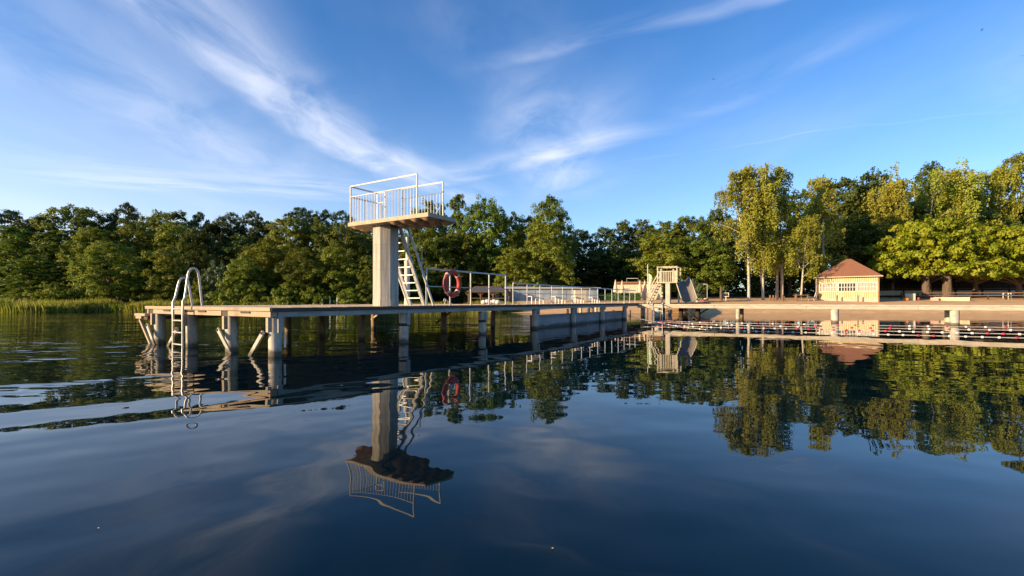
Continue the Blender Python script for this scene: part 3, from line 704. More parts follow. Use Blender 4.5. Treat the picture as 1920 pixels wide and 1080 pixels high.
for x in (-.26, .22):
    for y in (-.22, .22): MB().box(x - .02, x + .02, y - .02, y + .02, -.05, .345).build('leg', M_GREYP, dk_)
tb = thing('picnic_table', 'reddish wooden picnic table left of the bath house', 'table', zground(at(1502, 49.5)), R(-30))
MB().box(-.75, .75, -.35, .35, .58, .63).build('tabletop', M_BROWNW, tb)
for x in (-.55, .55):
    for y in (-.25, .25): MB().box(x - .04, x + .04, y - .04, y + .04, -.05, .578).build('leg', M_BROWNW, tb)

# ---------------------------------------------------------------- buildings and things on the middle shore
gs = thing('long_shed', 'long low bluish grey shed with a pale roof edge behind the jetty railing', 'shed', zground(at(948, 50)), R(0))
gs.location.z = .9; gs.scale = (.877, .877, .9)
MB().box(0, 11.2, 0, 4, -.3, 1.7).build('wall', M_SHED, gs); MB().add([(-.2, -.3, 1.66), (11.5, -.3, 1.60), (11.5, 2.2, 1.83), (-.2, 2.2, 1.95), (-.2, 4.2, 1.7), (11.5, 4.2, 1.7)], [(0, 1, 2, 3), (3, 2, 5, 4)]).build('roof', M_SHED, gs)
MB().box(-.2, 11.5, -.34, -.305, 1.60, 1.72).build('roof_edge', M_GREYP, gs)
for i in range(6): MB().box(.6 + 1.9 * i, 1.7 + 1.9 * i, -.03, -.005, .3, 1.35).build('door', mat('shed_panel', (.24, .30, .36), (.18, .22, .27), 1.5, .7), gs)
cb_ = thing('cabinet', 'cream double door cabinet standing in front of the long grey shed', 'cabinet', zground(at(1089, 48)), R(8))
MB().box(-.62, .62, 0, .5, 0, 1.2).build('body', M_CREAM, cb_, bevel=.01)
for s_ in (-1, 1): MB().box(min(.02 * s_, .58 * s_), max(.02 * s_, .58 * s_), -.025, -.003, .05, 1.15).build('door', M_CREAM, cb_)
th = thing('pavilion', 'dark thatched pavilion with braced wooden posts on the shore behind the tall railing', 'pavilion', Vector((at(914, 50).x, 50, .98)), 0)
MB().add([(-2.1, -1.6, 1.05), (2.1, -1.6, 1.05), (2.1, 1.6, 1.05), (-2.1, 1.6, 1.05), (-1.3, 0, 1.62), (1.3, 0, 1.62), (-2.1, -1.6, .92), (2.1, -1.6, .92), (2.1, 1.6, .92), (-2.1, 1.6, .92)],
         [(0, 1, 5, 4), (1, 2, 5), (2, 3, 4, 5), (3, 0, 4), (6, 7, 1, 0), (7, 8, 2, 1), (8, 9, 3, 2), (9, 6, 0, 3), (9, 8, 7, 6)]).build('roof', M_THATCH, th)
for x in (-1.9, -.65, .65, 1.9):
    ps = MB().box(x - .06, x + .06, -1.45, -1.33, -1.1, .918).build('post', M_BROWNW, th)
    for s_ in (-1, 1): MB().bar((x, -1.39, .55), (x + .33 * s_, -1.39, .90), .06, .06, (0, 1, 0)).build('brace', M_BROWNW, ps)
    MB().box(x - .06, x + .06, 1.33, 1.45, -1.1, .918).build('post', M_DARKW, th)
MB().box(-1.8, 1.8, -1.42, -1.36, .3, .36).build('rail', M_BROWNW, th)
rh = thing('red_roof_hut', 'small hut with a faded red roof half hidden behind the thatched pavilion', 'hut', Vector((at(903, 58).x, 58, 1.0)), 0)
MB().box(-1.1, 1.1, 0, 2.2, -.9, 1.5).build('wall', M_DARKW, rh); MB().add([(-1.4, -.3, 1.45), (1.4, -.3, 1.45), (1.4, 2.5, 1.45), (-1.4, 2.5, 1.45), (0, 1.1, 2.5)], [(0, 1, 4), (1, 2, 4), (2, 3, 4), (3, 0, 4), (3, 2, 1, 0)]).build('roof', M_ROOF, rh)
rs = thing('lakeside_cafe', 'cream flat roofed cafe with a red roof edge behind closed parasols left of the slide', 'cafe', Vector((at(1156, 53.5).x, 53.5, 1.0)), R(-14))
rs.scale = (.80, .8, .86)
MB().box(0, 6.2, 0, 4, -.3, 2.30).build('wall', M_CREAM, rs); MB().box(-.3, 6.5, -.35, 4.3, 2.302, 2.55).build('roof', M_ROOF, rs)
for x0 in (1.2, 3.2, 5.0): wn = MB().box(x0 - .5, x0 + .5, -.04, -.003, 1.0, 1.8).build('window', M_WHITE, rs); MB().box(x0 - .42, x0 + .42, -.055, -.042, 1.07, 1.73).build('pane', M_CURTAIN, wn)
tr_ = MB(); tr_.tube([(1.4, .1, 2.552), (1.4, .1, 3.0), (3.0, .1, 3.0), (3.0, .1, 2.552)], .03, 6); tr_.build('roof_rail', M_GREYP, rs)
par0 = None
for x, Yp, lb in ((1154, 50, 'closed cream parasol at the left end of the cafe'), (1166.5, 51.5, 'closed cream parasol, slimmest and tallest, before the cafe'), (1200, 50.5, 'closed cream parasol between cafe and slide stairs'), (1209, 51, 'closed cream parasol partly hidden by the slide stairs')):
    loc = Vector((at(x, Yp).x, Yp, 1.0))
    if par0 is None:
        u_ = par0 = thing('parasol', lb, 'parasol', loc, 0, 'closed parasols by the cafe')
        MB().tube([(0, 0, -.1), (0, 0, 2.2)], .035, 8).build('pole', M_BROWNW, u_)
        MB().tube([(0, 0, .95), (0, 0, 1.1), (0, 0, 1.6), (0, 0, 2.15), (0, 0, 2.3)], [.22, .26, .17, .06, .015], 10).build('canopy', M_UMB, u_)
    else:
        u_ = par0.copy(); COL.objects.link(u_); u_.location = loc; u_['label'] = lb
        for chd in par0.children: c = chd.copy(); COL.objects.link(c); c.parent = u_
for i, (x, yt) in enumerate(((604, 560), (619, 559), (632, 558), (646, 561))):
    o = MB().box(-.05, .05, -.05, .05, -.7, zof(yt, 47.5) - .5).build('fence_post', M_WHITE, None, Vector((at(x, 47.5).x, 47.5, .5))); tag(o, 'pale upright post in the reeds left of the diving tower', 'post', 'pale posts in the reeds')
rbn = thing('red_bench', 'low reddish bench on the far sand seen through the lower railing', 'bench', zground(at(972, 48.5)), 0)
MB().box(-.5, .5, -.15, .15, .24, .30).build('seat', M_BRICK, rbn)
for x in (-.42, .42): MB().box(x - .04, x + .04, -.12, .12, -.05, .238).build('leg', M_BRICK, rbn)

# ---------------------------------------------------------------- foliage
def np_mesh(name, verts, faces4, material):
    me = bpy.data.meshes.new(name); nv, nf = len(verts), len(faces4); k = faces4.shape[1]
    me.vertices.add(nv); me.vertices.foreach_set('co', verts.astype(np.float32).ravel())
    me.loops.add(nf * k); me.loops.foreach_set('vertex_index', faces4.astype(np.int32).ravel())
    me.polygons.add(nf); me.polygons.foreach_set('loop_start', np.arange(0, nf * k, k, dtype=np.int32))
    me.materials.append(material); me.update(calc_edges=True); return me
def unit(v): return v / np.maximum(1e-6, np.linalg.norm(v, axis=1, keepdims=True))
def leaves(pos, nor, size, g, aspect=.7):
    """one folded leaf clump (quad) at each position facing its normal"""
    n = len(pos); ref = unit(g.normal(size=(n, 3))); u = unit(np.cross(nor, ref)); v = np.cross(nor, u)
    s = size[:, None]; bend = nor * s * .25
    p = np.stack([pos - u * s, pos - v * s * aspect + bend, pos + u * s, pos + v * s * aspect + bend], 1).reshape(-1, 3)
    return p, np.arange(4 * n).reshape(n, 4)
def lobes_crown(seed, H, Wd, z0, nl, lr, nleaf, ls, shape='round', flat=.8, up=.35):
    g = np.random.default_rng(seed); C = []
    tries = 0
    while len(C) < nl and tries < 4000:
        tries += 1; f = g.random(); ang = g.random() * 2 * math.pi
        if shape == 'round': env = math.sqrt(max(0, 1 - (2 * f - .85) ** 2 / 1.35))
        elif shape == 'cone': env = (1 - f) ** .75 + .12
        elif shape == 'pine': env = math.sqrt(max(0.02, 1 - (2 * f - 1) ** 2)) * (1 if f > .3 else .7)
        elif shape == 'dome': env = math.sqrt(max(0, 1 - f ** 2.2)) * (1 if f > .12 else .92)
        else: env = .6 + .4 * math.sin(math.pi * f)
        rr = env * math.sqrt(g.uniform(.18, 1)); r = lr * g.uniform(.65, 1.25) * (1.1 - .35 * f)
        c = np.array([math.cos(ang) * rr * (Wd / 2 - r * .6), math.sin(ang) * rr * (Wd / 2 - r * .6), z0 + f * (H - z0 - r * .6) + (r * .3 if f < .1 else 0)])
        if all(np.linalg.norm((c - c2) * (1, 1, 1.1)) > .55 * (r + r2) * .9 for c2, r2 in C): C.append((c, r))
    P_, N_, S_ = [], [], []
    tot_ = sum(r * r for _, r in C); per = 40
    for c, r in C:
        m = max(5, int(nleaf * r * r / tot_ / per)); d = unit(g.normal(size=(m, 3))); d[:, 2] = np.where(d[:, 2] < -.35, -d[:, 2], d[:, 2])
        k = unit(g.normal(size=(7, 3))); lump = np.max(d @ k.T, 1)
        rad = r * (.55 + .60 * np.clip((lump - .3) / .7, 0, 1)) * g.uniform(.7, 1.12, m)
        tw = c + d * rad[:, None] * np.array([1, 1, flat])                       # twig ends of this bough
        cr = g.uniform(.22, .52, m) * (lr / 1.2)                                     # spread of the leaves on each twig
        o = unit(g.normal(size=(m * per, 3))) * (g.random((m * per, 1)) ** .45)
        o[:, 2] *= .75
        P_.append(np.repeat(tw, per, 0) + o * np.repeat(cr, per)[:, None] - np.array([0, 0, .22]) * (np.linalg.norm(o[:, :2], axis=1) ** 2 * np.repeat(cr, per))[:, None])
        N_.append(unit(np.repeat(d, per, 0) * .8 + o * .6 + g.normal(size=(m * per, 3)) * .5 + np.array([0, 0, up]))); S_.append(ls * g.uniform(.55, 1.35, m * per))
    return C, np.concatenate(P_), np.concatenate(N_), np.concatenate(S_), g
def trunk_mesh(H, z0, r0, C, seed, m, nb=14, lean=.0, topf=.75):
    g = random.Random(seed); tb_ = MB(); ax = []
    for i in range(9):
        f = i / 8; ax.append(Vector((lean * f * f + .12 * math.sin(3 * f + seed), .12 * math.cos(2.3 * f + seed) - .12, -.3 + (H * topf + .3) * f)))
    tb_.tube(ax, [r0 * (1.25 if i == 0 else 1) * (1 - .82 * i / 8) for i in range(9)], 9)
    for c, r in sorted(C, key=lambda q: -q[1])[:nb]:
        c = Vector(c); f = min(.92, max(.22, (c.z * .72) / (H * topf))); s_ = f * 8; i = int(s_); st = ax[i].lerp(ax[min(8, i + 1)], s_ - i)
        rr = r0 * (1 - .82 * f) * .55; mid = st.lerp(c, .55) + Vector((g.uniform(-.2, .2), g.uniform(-.2, .2), .25))
        tb_.tube([st, st.lerp(mid, .5) + Vector((0, 0, .06)), mid, c], [rr, rr * .8, rr * .6, rr * .22], 6)
    me_o = tb_.build('trunk', m); me = me_o.data; bpy.data.objects.remove(me_o); return me
PROTO = {}
def proto(kind, seed, H, Wd, z0, nl, lr, nleaf, ls, leafm, bark, r0, shape, flat=.8, up=.35, nb=14, topf=.75):
    C, p, n, s, g = lobes_crown(seed, H, Wd, z0, nl, lr, nleaf, ls, shape, flat, up)
    v, f = leaves(p, n, s, g); PROTO.setdefault(kind, []).append((np_mesh('crown', v, f, leafm), trunk_mesh(H, z0, r0, C, seed, bark, nb, topf=topf), H, Wd))
for sd2 in (1, 2, 3): proto('oak', sd2, 12, 9, 1.0, 58, 1.55, 30000, .125, L_OAK, M_BARK, .28, 'round', .92, .3, 20)
for sd2 in (4, 5): proto('light', sd2, 12, 8, .5, 58, 1.4, 29000, .118, L_LIGHT, M_BARK, .24, 'round', .92, .3, 20)
for sd2 in (6, 7): proto('dark', sd2, 13, 8, 1.2, 55, 1.5, 24000, .13, L_DARK, M_BARK, .26, 'round', .9, .3, 20)
for sd2 in (8, 9): proto('pine', sd2, 13, 6, 7.0, 30, 1.05, 14000, .09, L_PINE, M_PBARK, .2, 'pine', .6, .4, 26, .9)
for sd2 in (10, 11): proto('alder', sd2, 12, 6, .6, 60, 1.1, 25000, .115, L_OAK, M_BARK, .2, 'cone', .85, .3, 20)
for sd2 in (12, 13): proto('shrub', sd2, 3, 4.4, .0, 26, .78, 9000, .08, L_LIGHT, M_BARK, .08, 'dome', .85, .3, 8)
proto('willow', 14, 5, 5, .3, 30, .9, 9000, .09, L_WILLOW, M_BARK, .12, 'round')
for sd2 in (15, 16): proto('chestnut', sd2, 8, 14, 1.9, 120, 1.25, 38000, .15, L_CHEST, M_BARK, .36, 'dome', .6, .6, 36, .62)
def birch(seed, H, Wd, z0, forks):
    g = random.Random(seed); ng = np.random.default_rng(seed); tb_ = MB(); starts = []
    lead = []
    for k in range(forks):
        ang = g.uniform(0, 6.28); off = Vector((math.cos(ang), math.sin(ang), 0)) * (Wd * .16 if forks > 1 else .2)
        st = 0 if k == 0 else H * g.uniform(.18, .4)
        ax = []
        for i in range(10):
            f = i / 9; z = st + (H * (.88 - .06 * k) - st) * f
            ax.append(Vector((off.x * (f ** .8) * 1.5 + .12 * math.sin(5 * f + seed + k), off.y * (f ** .8) * 1.5 + .1 * math.cos(4 * f + seed), z - (.3 if i == 0 and k == 0 else 0))))
        r0 = .15 * (1 if k == 0 else .6); tb_.tube(ax, [r0 * (1 - .88 * i / 9) + .012 for i in range(10)], 8); lead.append(ax); starts += [ax[9], ax[9], ax[9], ax[8], ax[8], ax[7], ax[9] + Vector((.2, .1, .25)), ax[8] + Vector((-.25, .15, .3))]
        for _ in range(26 if forks == 1 else 18):
            f = g.uniform(.22 if k == 0 else .1, .97); s_ = f * 9; i = int(s_); b0 = ax[i].lerp(ax[min(9, i + 1)], s_ - i)
            if b0.z < z0: continue
            fr_ = (b0.z - z0) / (H - z0); L = Wd * .5 * (math.sin(math.pi * min(1, .18 + fr_ * .8)) ** .6) * g.uniform(.55, 1.1); an = g.uniform(0, 6.28); d = Vector((math.cos(an), math.sin(an), g.uniform(.35, .95))).normalized()
            pts = [b0, b0 + d * L * .5, b0 + d * L * .85 + Vector((0, 0, -.05 * L)), b0 + d * L + Vector((d.x * .1 * L, d.y * .1 * L, -.18 * L))]
            tb_.tube(pts, [.05 * (1 - .6 * f) + .01, .03, .018, .008], 5)
            for q in range(12):
                t_ = g.uniform(.2, 1) * 3; j = min(2, int(t_)); starts.append(pts[j].lerp(pts[j + 1], t_ - j))
    P_ = []; N_ = []
    for s_ in starts:
        for _ in range(2):
            L = g.uniform(.4, 2.2); n = int(5 + L * 7); tt = np.sort(ng.random(n))
            q = np.array(s_) + np.stack([ng.normal(0, .10, n) + g.uniform(-.5, .5) + .1 * tt, ng.normal(0, .10, n) + g.uniform(-.5, .5), .35 - tt * L + ng.normal(0, .05, n)], 1)
            rad = np.array([s_.x, s_.y, 0.]); rad = rad / (np.linalg.norm(rad) + .3)
            P_.append(q); N_.append(unit(rad * .9 + ng.normal(size=(n, 3)) * .6 + np.array([0, 0, .2])))
    P_ = np.concatenate(P_); N_ = np.concatenate(N_); keep = P_[:, 2] > z0 * .6; P_, N_ = P_[keep], N_[keep]
    v, f = leaves(P_, N_, .105 * ng.uniform(.7, 1.3, len(P_)), ng, .62)
    o = tb_.build('trunk', M_BBARK); me = o.data; bpy.data.objects.remove(o)
    PROTO.setdefault('birch', []).append((np_mesh('crown', v, f, L_BIRCH), me, H, Wd))
birch(21, 15, 5.6, 2.3, 2); birch(22, 15, 5.2, 2.1, 3); birch(23, 15, 4.6, 2.5, 1); birch(24, 15, 6.2, 2.2, 2)

ZTOP = {}
NAMES = dict(oak='leafy_tree', light='leafy_tree', dark='leafy_tree', pine='pine_tree', alder='alder_tree', shrub='shrub', willow='willow_tree', chestnut='chestnut_tree', birch='birch_tree')
def tree(kind, x, ytop, Yd, wpx, label, group=None, var=None, rot=None):
    lst = PROTO[kind]; c, tk, H, Wd = lst[(var if var is not None else rng.randrange(len(lst))) % len(lst)]
    X = (x - 960) / F * Yd; zg = ground_z(X, Yd); h_ = zof(ytop, Yd) - zg; H = ZTOP.get(c.name) or ZTOP.setdefault(c.name, max(v.co.z for v in c.vertices)); wd = wpx / F * Yd
    nm = NAMES[kind]; root = thing(nm, label, 'shrub' if kind == 'shrub' else 'tree', (X, Yd, zg), rng.uniform(0, 6.28) if rot is None else rot, group)
    root.scale = (wd / Wd, wd / Wd, h_ / H)
    for name_, me in (('crown', c), ('trunk', tk)):
        o = bpy.data.objects.new(name_, me); COL.objects.link(o); o.parent = root
    return root
G1, G2, G3, G4 = 'trees of the left forest', 'trees behind the jetty', 'trees of the right bank', 'bushes along the far shore'
TREES = [
 # kind, x, top y, distance, width px, label, group
 ('pine', 4, 392, 60, 95, 'dark pine cut by the left edge of the photo, above the reeds', G1),
 ('dark', 55, 408, 64, 120, 'dark tree crown just right of the pine at the left photo edge', G1),
 ('oak', 142, 382, 62, 150, 'broad dark tree, tallest of the left forest skyline', G1),
 ('pine', 236, 378, 64, 58, 'lone small pine poking above the left forest skyline', G1),
 ('dark', 200, 402, 63, 90, 'dark tree between the broadest left crown and the lone small pine', G1),
 ('oak', 312, 391, 62, 125, 'flat topped dark tree on the skyline above the swim ladder', G1),
 ('pine', 376, 396, 64, 46, 'narrow pine on the skyline right above the higher ladder hoop', G1),
 ('pine', 430, 398, 66, 62, 'slim pine in the skyline gap halfway from swim ladder to tower', G1),
 ('pine', 474, 394, 66, 54, 'pine with a pointed top on the skyline left of the big light tree', G1),
 ('dark', 410, 412, 64, 110, 'dark tree on the skyline right of the swim ladder', G1),
 ('dark', 498, 412, 66, 90, 'dark tree in the skyline dip left of the tower', G1),
 ('pine', 566, 387, 62, 78, 'wide dark pine, tallest between swim ladder and tower', G1),
 ('pine', 604, 391, 64, 52, 'small topped pine just right of the widest pine', G1),
 ('pine', 640, 392, 63, 58, 'pine on the skyline just left of the tower platform', G1),
 ('dark', 685, 420, 62, 100, 'dark tree half hidden under the tower platform', G1),
 ('alder', 28, 424, 53, 110, 'mid green tree with drooping boughs at the left photo edge', G1),
 ('alder', 100, 430, 54, 105, 'mid green alder under the broadest left crown', G1),
 ('light', 178, 424, 55, 110, 'olive green tree left of the swim ladder, mid height', G1),
 ('oak', 255, 412, 57, 105, 'full green tree under the lone small pine', G1),
 ('light', 322, 412, 57, 100, 'olive tree behind the swim ladder hoops, upper rank', G1),
 ('dark', 372, 428, 56, 90, 'shadowy dark tree right of the swim ladder', G1),
 ('dark', 452, 438, 58, 90, 'shadowy dark tree left of the big olive trees', G1),
 ('light', 540, 405, 55, 105, 'tall light olive tree left of the diving tower', G1),
 ('oak', 596, 408, 56, 100, 'full green tree beneath the pine left of the tower platform', G1),
 ('oak', 652, 414, 55, 100, 'green tree partly covered by the tower platform and column', G1),
 ('light', 492, 452, 51, 100, 'low bushy olive tree between swim ladder and tower', G1),
 ('alder', 60, 478, 49, 110, 'shorter feathery tree behind the reeds at the far left', G1),
 ('light', 205, 452, 48.5, 120, 'light green pointed tree on the shore left of the swim ladder', G1),
 ('alder', 128, 486, 50, 80, 'small dark green tree behind the reed bed', G1),
 ('light', 318, 460, 49, 80, 'rounded light tree right behind the swim ladder', G1),
 ('willow', 405, 486, 48.5, 52, 'silvery bluish willow right of the swim ladder', G1),
 ('light', 455, 478, 48.5, 66, 'narrow light tree on the shore right of the silvery willow', G1),
 ('oak', 570, 462, 50, 100, 'low dense tree at the shore above the empty jetty deck', G1),
 ('light', 625, 455, 50, 90, 'low yellowish tree left of the tower column', G1),
 ('alder', 690, 478, 49, 60, 'small tree directly left of the tower column', G1),
 ('shrub', 40, 548, 46.5, 80, 'low bush behind the reeds at the far left', G4), ('shrub', 102, 528, 46.5, 84, 'round bright bush above the reed bed', G4),
 ('shrub', 152, 524, 47.5, 70, 'yellow green bush at the right end of the reed bed', G4), ('shrub', 205, 536, 47.5, 76, 'low bush on the shore left of the swim ladder', G4),
 ('shrub', 262, 532, 48, 74, 'dark low bush seen just left of the swim ladder rails', G4), ('shrub', 312, 540, 48, 66, 'low bush seen through the swim ladder', G4),
 ('shrub', 375, 526, 48, 62, 'low yellow bush right of the swim ladder', G4), ('shrub', 428, 520, 47.6, 72, 'bright bush under the silvery willow', G4),
 ('shrub', 482, 532, 47.6, 70, 'low bush above the near jetty corner', G4), ('shrub', 535, 528, 47.6, 70, 'low bush between jetty corner and tower', G4),
 ('shrub', 592, 536, 48, 66, 'low bush behind the pale reed posts', G4), ('shrub', 655, 538, 48, 66, 'low bush just left of the tower foot', G4),
 # behind the tower and the jetty
 ('oak', 740, 432, 62, 130, 'dark green tree directly behind the tower column', G2),
 ('oak', 806, 372, 64, 110, 'tall tree seen through the tower railing', G2, 0),
 ('alder', 857, 362, 60, 66, 'pointed tree right of the tower platform', G2),
 ('oak', 908, 365, 60, 108, 'tall round tree above the red lifebuoy', G2),
 ('oak', 800, 430, 56, 120, 'dense green tree behind the tower ladder', G2),
 ('oak', 870, 430, 58, 120, 'dense dark tree behind the lifebuoy', G2),
 ('light', 958, 396, 60, 70, 'slim yellowish tree between the two tallest round crowns', G2),
 ('dark', 990, 402, 64, 80, 'dark tree left of the lone domed tree', G2),
 ('oak', 1030, 367, 58, 98, 'lone tall domed tree in the middle of the skyline', G2, 1),
 ('light', 1018, 418, 55, 120, 'full olive tree below the lone domed tree', G2),
 ('light', 965, 462, 54, 90, 'lower olive tree above the thatched pavilion', G2),
 ('dark', 1088, 428, 68, 80, 'dark tree right of the lone domed tree', G2),
 ('dark', 1135, 424, 68, 72, 'dark loose tree above the cream cabinet', G2),
 ('dark', 1168, 411, 70, 58, 'narrow dark tree above the cafe', G2),
 ('dark', 1203, 409, 70, 70, 'dark tree on the skyline left of the slide', G2),
 ('dark', 1110, 470, 62, 100, 'deep shaded tree behind the grey shed', G2),
 ('dark', 1165, 462, 66, 90, 'deep shaded tree behind the cafe', G2),
 ('oak', 1250, 412, 62, 120, 'green tree on the skyline above the slide', G2),
 ('light', 1240, 432, 56, 120, 'broad olive tree directly behind the slide', G2),
 ('oak', 1300, 402, 60, 110, 'broad green tree right of the slide, on the skyline', G2),
 ('oak', 1322, 440, 55, 110, 'dense green tree left of the birches, near the notice board', G2),
 ('dark', 1345, 388, 66, 76, 'dark tree peeking out left of the birch tops', G2),
 ('willow', 1303, 522, 47, 34, 'small yellow green weeping bush behind the planter', G4),
 # right bank
 ('birch', 1402, 301, 50, 104, 'tallest birch, thick golden crown, left of the birch group', G3, 3),
 ('birch', 1432, 318, 51, 80, 'birch in the middle of the tall group, forked near the ground', G3, 1),
 ('birch', 1466, 312, 52, 84, 'airy birch with bare top twigs right in the tall group', G3, 2),
 ('birch', 1500, 402, 50, 74, 'lower bushy birch left of the bath house', G3, 3),
 ('birch', 1545, 324, 54, 78, 'golden birch rising behind the left end of the bath house', G3, 2),
 ('dark', 1430, 372, 66, 120, 'dark tree behind the tall birch group', G3), ('dark', 1505, 352, 70, 90, 'dark tree on the skyline between the birches', G3),
 ('dark', 1580, 330, 68, 130, 'dark broad tree above the bath house roof', G3), ('dark', 1640, 316, 70, 120, 'dark tree right above the bath house on the skyline', G3),
 ('dark', 1600, 400, 60, 130, 'deep shaded tree directly behind the red roof', G3), ('dark', 1480, 440, 62, 120, 'deep shaded tree low behind the birch trunks', G3),
 ('birch', 1676, 311, 62, 82, 'slim pale birch left above the chestnut canopy', G3, 1),
 ('birch', 1728, 322, 63, 84, 'yellowish birch above the left chestnut', G3, 0), ('dark', 1745, 300, 66, 80, 'thin topped dark tree between the birches on the right', G3),
 ('birch', 1775, 318, 64, 84, 'leaning birch above the middle of the chestnut canopy', G3, 3), ('birch', 1822, 298, 63, 92, 'birch with white crossing limbs above the chestnut canopy', G3, 1),
 ('birch', 1872, 304, 64, 84, 'olive birch left of the tall tree at the right edge', G3, 3), ('light', 1912, 284, 65, 100, 'tall tree cut by the right photo edge', G3),
 ('dark', 1700, 380, 64, 120, 'deep shaded tree behind the left chestnut', G3), ('dark', 1800, 372, 66, 130, 'deep shaded tree behind the middle chestnut', G3), ('dark', 1890, 380, 66, 130, 'deep shaded tree behind the right chestnut', G3),
 ('chestnut', 1742, 406, 54, 215, 'bright yellow green chestnut nearest the bath house', G3, 0), ('chestnut', 1832, 416, 55, 190, 'bright chestnut in the middle of the right bank', G3, 1),
 ('chestnut', 1915, 420, 53, 210, 'bright chestnut cut by the right photo edge', G3, 0),
]
for k in TREES:
    tree(k[0], k[1], k[2], k[3], k[4], k[5], k[6], k[7] if len(k) > 7 else None)

# bare trunks seen on the sand
def bare_trunk(x, yb, Yd, h_, r, m, label, lean=0):
    p = Vector(((x - 960) / F * Yd, Yd, 0)); p.z = ground_z(p.x, p.y)
    o = MB().tube([(0, 0, -.3), (lean * .3, 0, h_ * .4), (lean, 0, h_)], [r * 1.15, r, r * .8], 10).build('tree_trunk', m, None, p); tag(o, label, 'tree trunk')
bare_trunk(957, 0, 49, 1.7, .2, M_BROWNW, 'brown tree trunk in front of the grey shed')
bare_trunk(1285, 0, 52, 1.75, .24, M_PBARK, 'reddish tree trunk at the foot of the chute')
bare_trunk(1352, 0, 50, 1.5, .13, M_BARK, 'grey trunk left of the notice board')
bare_trunk(1432, 0, 51, 4.0, .12, M_BBARK, 'pale trunk leaning right among the birches', -.5)
bare_trunk(1457, 0, 52, 4.6, .14, mat('pinkish_bark', (.42, .30, .22), (.30, .21, .16), 3, .9), 'pinkish straight trunk right of the birch group')
bare_trunk(1736, 0, 52.5, 3.2, .36, M_BARK, 'thick chestnut trunk nearest the bath house under the canopy')
bare_trunk(1776, 0, 51.8, 3.2, .42, M_BARK, 'thickest chestnut trunk right above the long bench')

# far woodland closing the view between the trees: one mass
def woodland():
    g = np.random.default_rng(99); P_, N_, S_ = [], [], []
    for i in range(330):
        x = g.uniform(-95, 100); Yd = g.uniform(76, 92); 
        u = 960 + F * x / Yd; hmax = 11 if u < 1080 else (8.5 if u < 1300 else 15)
        z = g.uniform(1.5, hmax); r = g.uniform(1.6, 2.6); n = 110
        d = unit(g.normal(size=(n, 3))); P_.append(np.array([x, Yd, z]) + d * r * g.uniform(.6, 1, (n, 1))); N_.append(unit(d + .5 * g.normal(size=(n, 3)))); S_.append(g.uniform(.28, .5, n))
    v, f = leaves(np.concatenate(P_), np.concatenate(N_), np.concatenate(S_), g)
    o = bpy.data.objects.new('woodland', np_mesh('woodland', v, f, L_DARK)); COL.objects.link(o); tag(o, kind='stuff')
    o['label'] = 'far dark woodland closing the view behind the shore trees'
woodland()
def undergrowth():
    g = np.random.default_rng(5); P_, N_, S_ = [], [], []
    for i in range(760):
        u = g.uniform(-60, 1990)
        Yd = g.uniform(50, 60) if u < 740 else (g.uniform(63, 70) if u < 1330 else g.uniform(62, 70))
        x = (u - 960) / F * Yd; zg = ground_z(x, Yd); r = g.uniform(.7, 1.5); n = 90
        d = unit(g.normal(size=(n, 3))); P_.append(np.array([x, Yd, zg + g.uniform(.2, 2.8)]) + d * r * g.uniform(.6, 1, (n, 1))); N_.append(unit(d + .5 * g.normal(size=(n, 3)))); S_.append(g.uniform(.12, .22, n))
    v, f = leaves(np.concatenate(P_), np.concatenate(N_), np.concatenate(S_), g)
    o = bpy.data.objects.new('undergrowth', np_mesh('undergrowth', v, f, L_DARK)); COL.objects.link(o); tag(o, kind='stuff')
undergrowth()
def reeds():
    g = np.random.default_rng(3); pts = []
    chain = SHORE[BEACHN - 1:BEACHN + 9]; L = [(q - p).length for p, q in zip(chain, chain[1:])]; tl = sum(L)
    V = []; k = 0
    for i in range(34000):
        s = g.random() * tl; j = 0
        while s > L[j]: s -= L[j]; j += 1
        p = chain[j].lerp(chain[j + 1], s / L[j]); e_ = (chain[j + 1] - chain[j]).normalized(); nn = Vector((e_.y, -e_.x))
        if shore_dist(p.x + nn.x * .5, p.y + nn.y * .5) > 0: nn = -nn
        left = p.x < -40
        off = g.uniform(-1.6, 2.6 if left else 1.2) + .5 * math.sin(p.x * .7)
        x, y = p.x + nn.x * off, p.y + nn.y * off
        clump = .75 + .25 * math.sin(x * 1.1 + 2 * math.sin(y * .8)) * math.sin(x * .37)
        h_ = (1.3 if left else 1.2) * g.uniform(.6, 1.15) * clump + (0 if off > 0 else .15)
        if p.x > -18: h_ *= .85
        an = g.uniform(0, 3.14); wd = .022; lx, ly = g.normal(0, .14), g.normal(0, .14)
        cx, cy = math.cos(an) * wd, math.sin(an) * wd
        z0 = -.1
        V += [(x - cx, y - cy, z0), (x + cx, y + cy, z0), (x + cx * .8 + lx * .4, y + cy * .8 + ly * .4, h_ * .6), (x + lx, y + ly, h_)]
    V = np.array(V); Fc = np.arange(len(V)).reshape(-1, 4)
    o = bpy.data.objects.new('reeds', np_mesh('reeds', V, Fc, L_REED)); COL.objects.link(o); tag(o, kind='stuff'); o['label'] = 'yellow green reed belt along the left shore'
reeds()
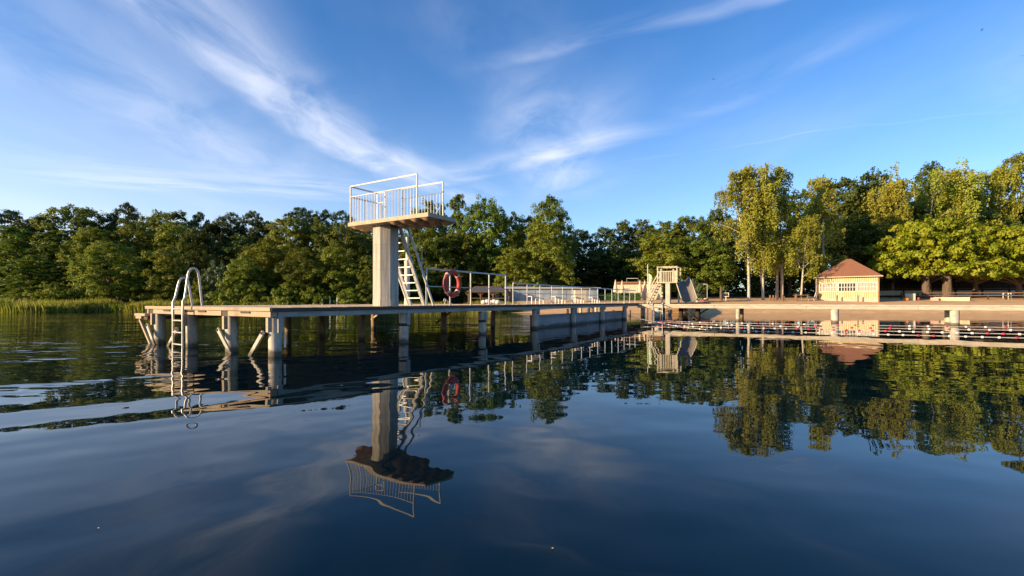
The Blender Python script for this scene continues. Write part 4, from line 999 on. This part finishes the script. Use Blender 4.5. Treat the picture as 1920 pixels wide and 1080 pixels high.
def hedge():
    g = np.random.default_rng(8); n = 9000
    x = g.uniform(0, 4.9, n); y = g.uniform(0, .8, n); z = g.uniform(0, .78, n)
    sd_ = g.integers(0, 3, n); y = np.where(sd_ == 0, g.normal(0, .04, n), y); z = np.where(sd_ == 1, .78 + g.normal(0, .04, n), z)
    p = np.stack([x, y, z], 1); nn = unit(np.stack([g.normal(0, .5, n), np.where(sd_ == 0, -1., g.normal(0, .5, n)), np.where(sd_ == 1, 1., .3)], 1))
    v, f = leaves(p, nn, .06 * g.uniform(.7, 1.3, n), g)
    o = bpy.data.objects.new('hedge', np_mesh('hedge', v, f, L_HEDGE)); COL.objects.link(o); o.location = (at(1116, 50.5).x, 50.5, 1.0)
    tag(o, 'clipped green hedge behind the end of the lower railing', 'hedge')
hedge()
# birds
def bird(x, y, Yd, s, rz_, label):
    vs = []; fs = []
    prof_ = [(-.5, .01), (-.42, .05), (-.2, .075), (.1, .085), (.3, .06), (.4, .055), (.47, .03), (.54, .004)]
    for px_, r in prof_:
        for k in range(6): th_ = math.pi * k / 3; vs.append((px_, r * math.cos(th_), r * .9 * math.sin(th_)))
    for i in range(7):
        for k in range(6): fs.append((i * 6 + k, i * 6 + (k + 1) % 6, (i + 1) * 6 + (k + 1) % 6, (i + 1) * 6 + k))
    b_ = MB().add(vs, fs, True)
    for s_ in (-1, 1):
        b_.add([(.22, .05 * s_, .03), (-.12, .05 * s_, .03), (-.1, .35 * s_, .24), (.24, .33 * s_, .27), (-.12, .75 * s_, .2), (.06, .72 * s_, .23), (-.3, .98 * s_, .1)], [(0, 1, 2, 3), (3, 2, 4, 5), (5, 4, 6)])
    b_.add([(-.42, 0, .02), (-.75, .12, .0), (-.75, -.12, .0)], [(0, 1, 2)])
    o = b_.build('bird', M_BIRD, None, at(x, Yd, zof(y, Yd))); o.scale = (s, s, s); o.rotation_euler = (R(25), R(-20), rz_); tag(o, label, 'bird', 'birds in the sky')
bird(1338, 149, 42, .32, R(50), 'dark bird flying nearest, above and left of the tall birches')
bird(1841, 56, 60, .26, R(150), 'tiny dark bird high at the upper right')
bird(1917, 105, 60, .24, R(20), 'tiny dark bird at the right photo edge')

for x, y, lb in ((184, 992, 'pale floating leaf on the open water at the lower left'), (945, 781, 'small dark floating leaf on the water near the tower reflection'), (1036, 1030, 'tiny pale floating leaf near the bottom of the water')):
    p = water(x, y); k = .006
    o = MB().add([(-k, 0, .004), (0, -k * .5, .007), (k * 1.1, 0, .004), (0, k * .5, .007)], [(0, 1, 2, 3)]).build('floating_leaf', M_CREAM if 'pale' in lb else M_DARKW, None, p); tag(o, lb, 'leaf')
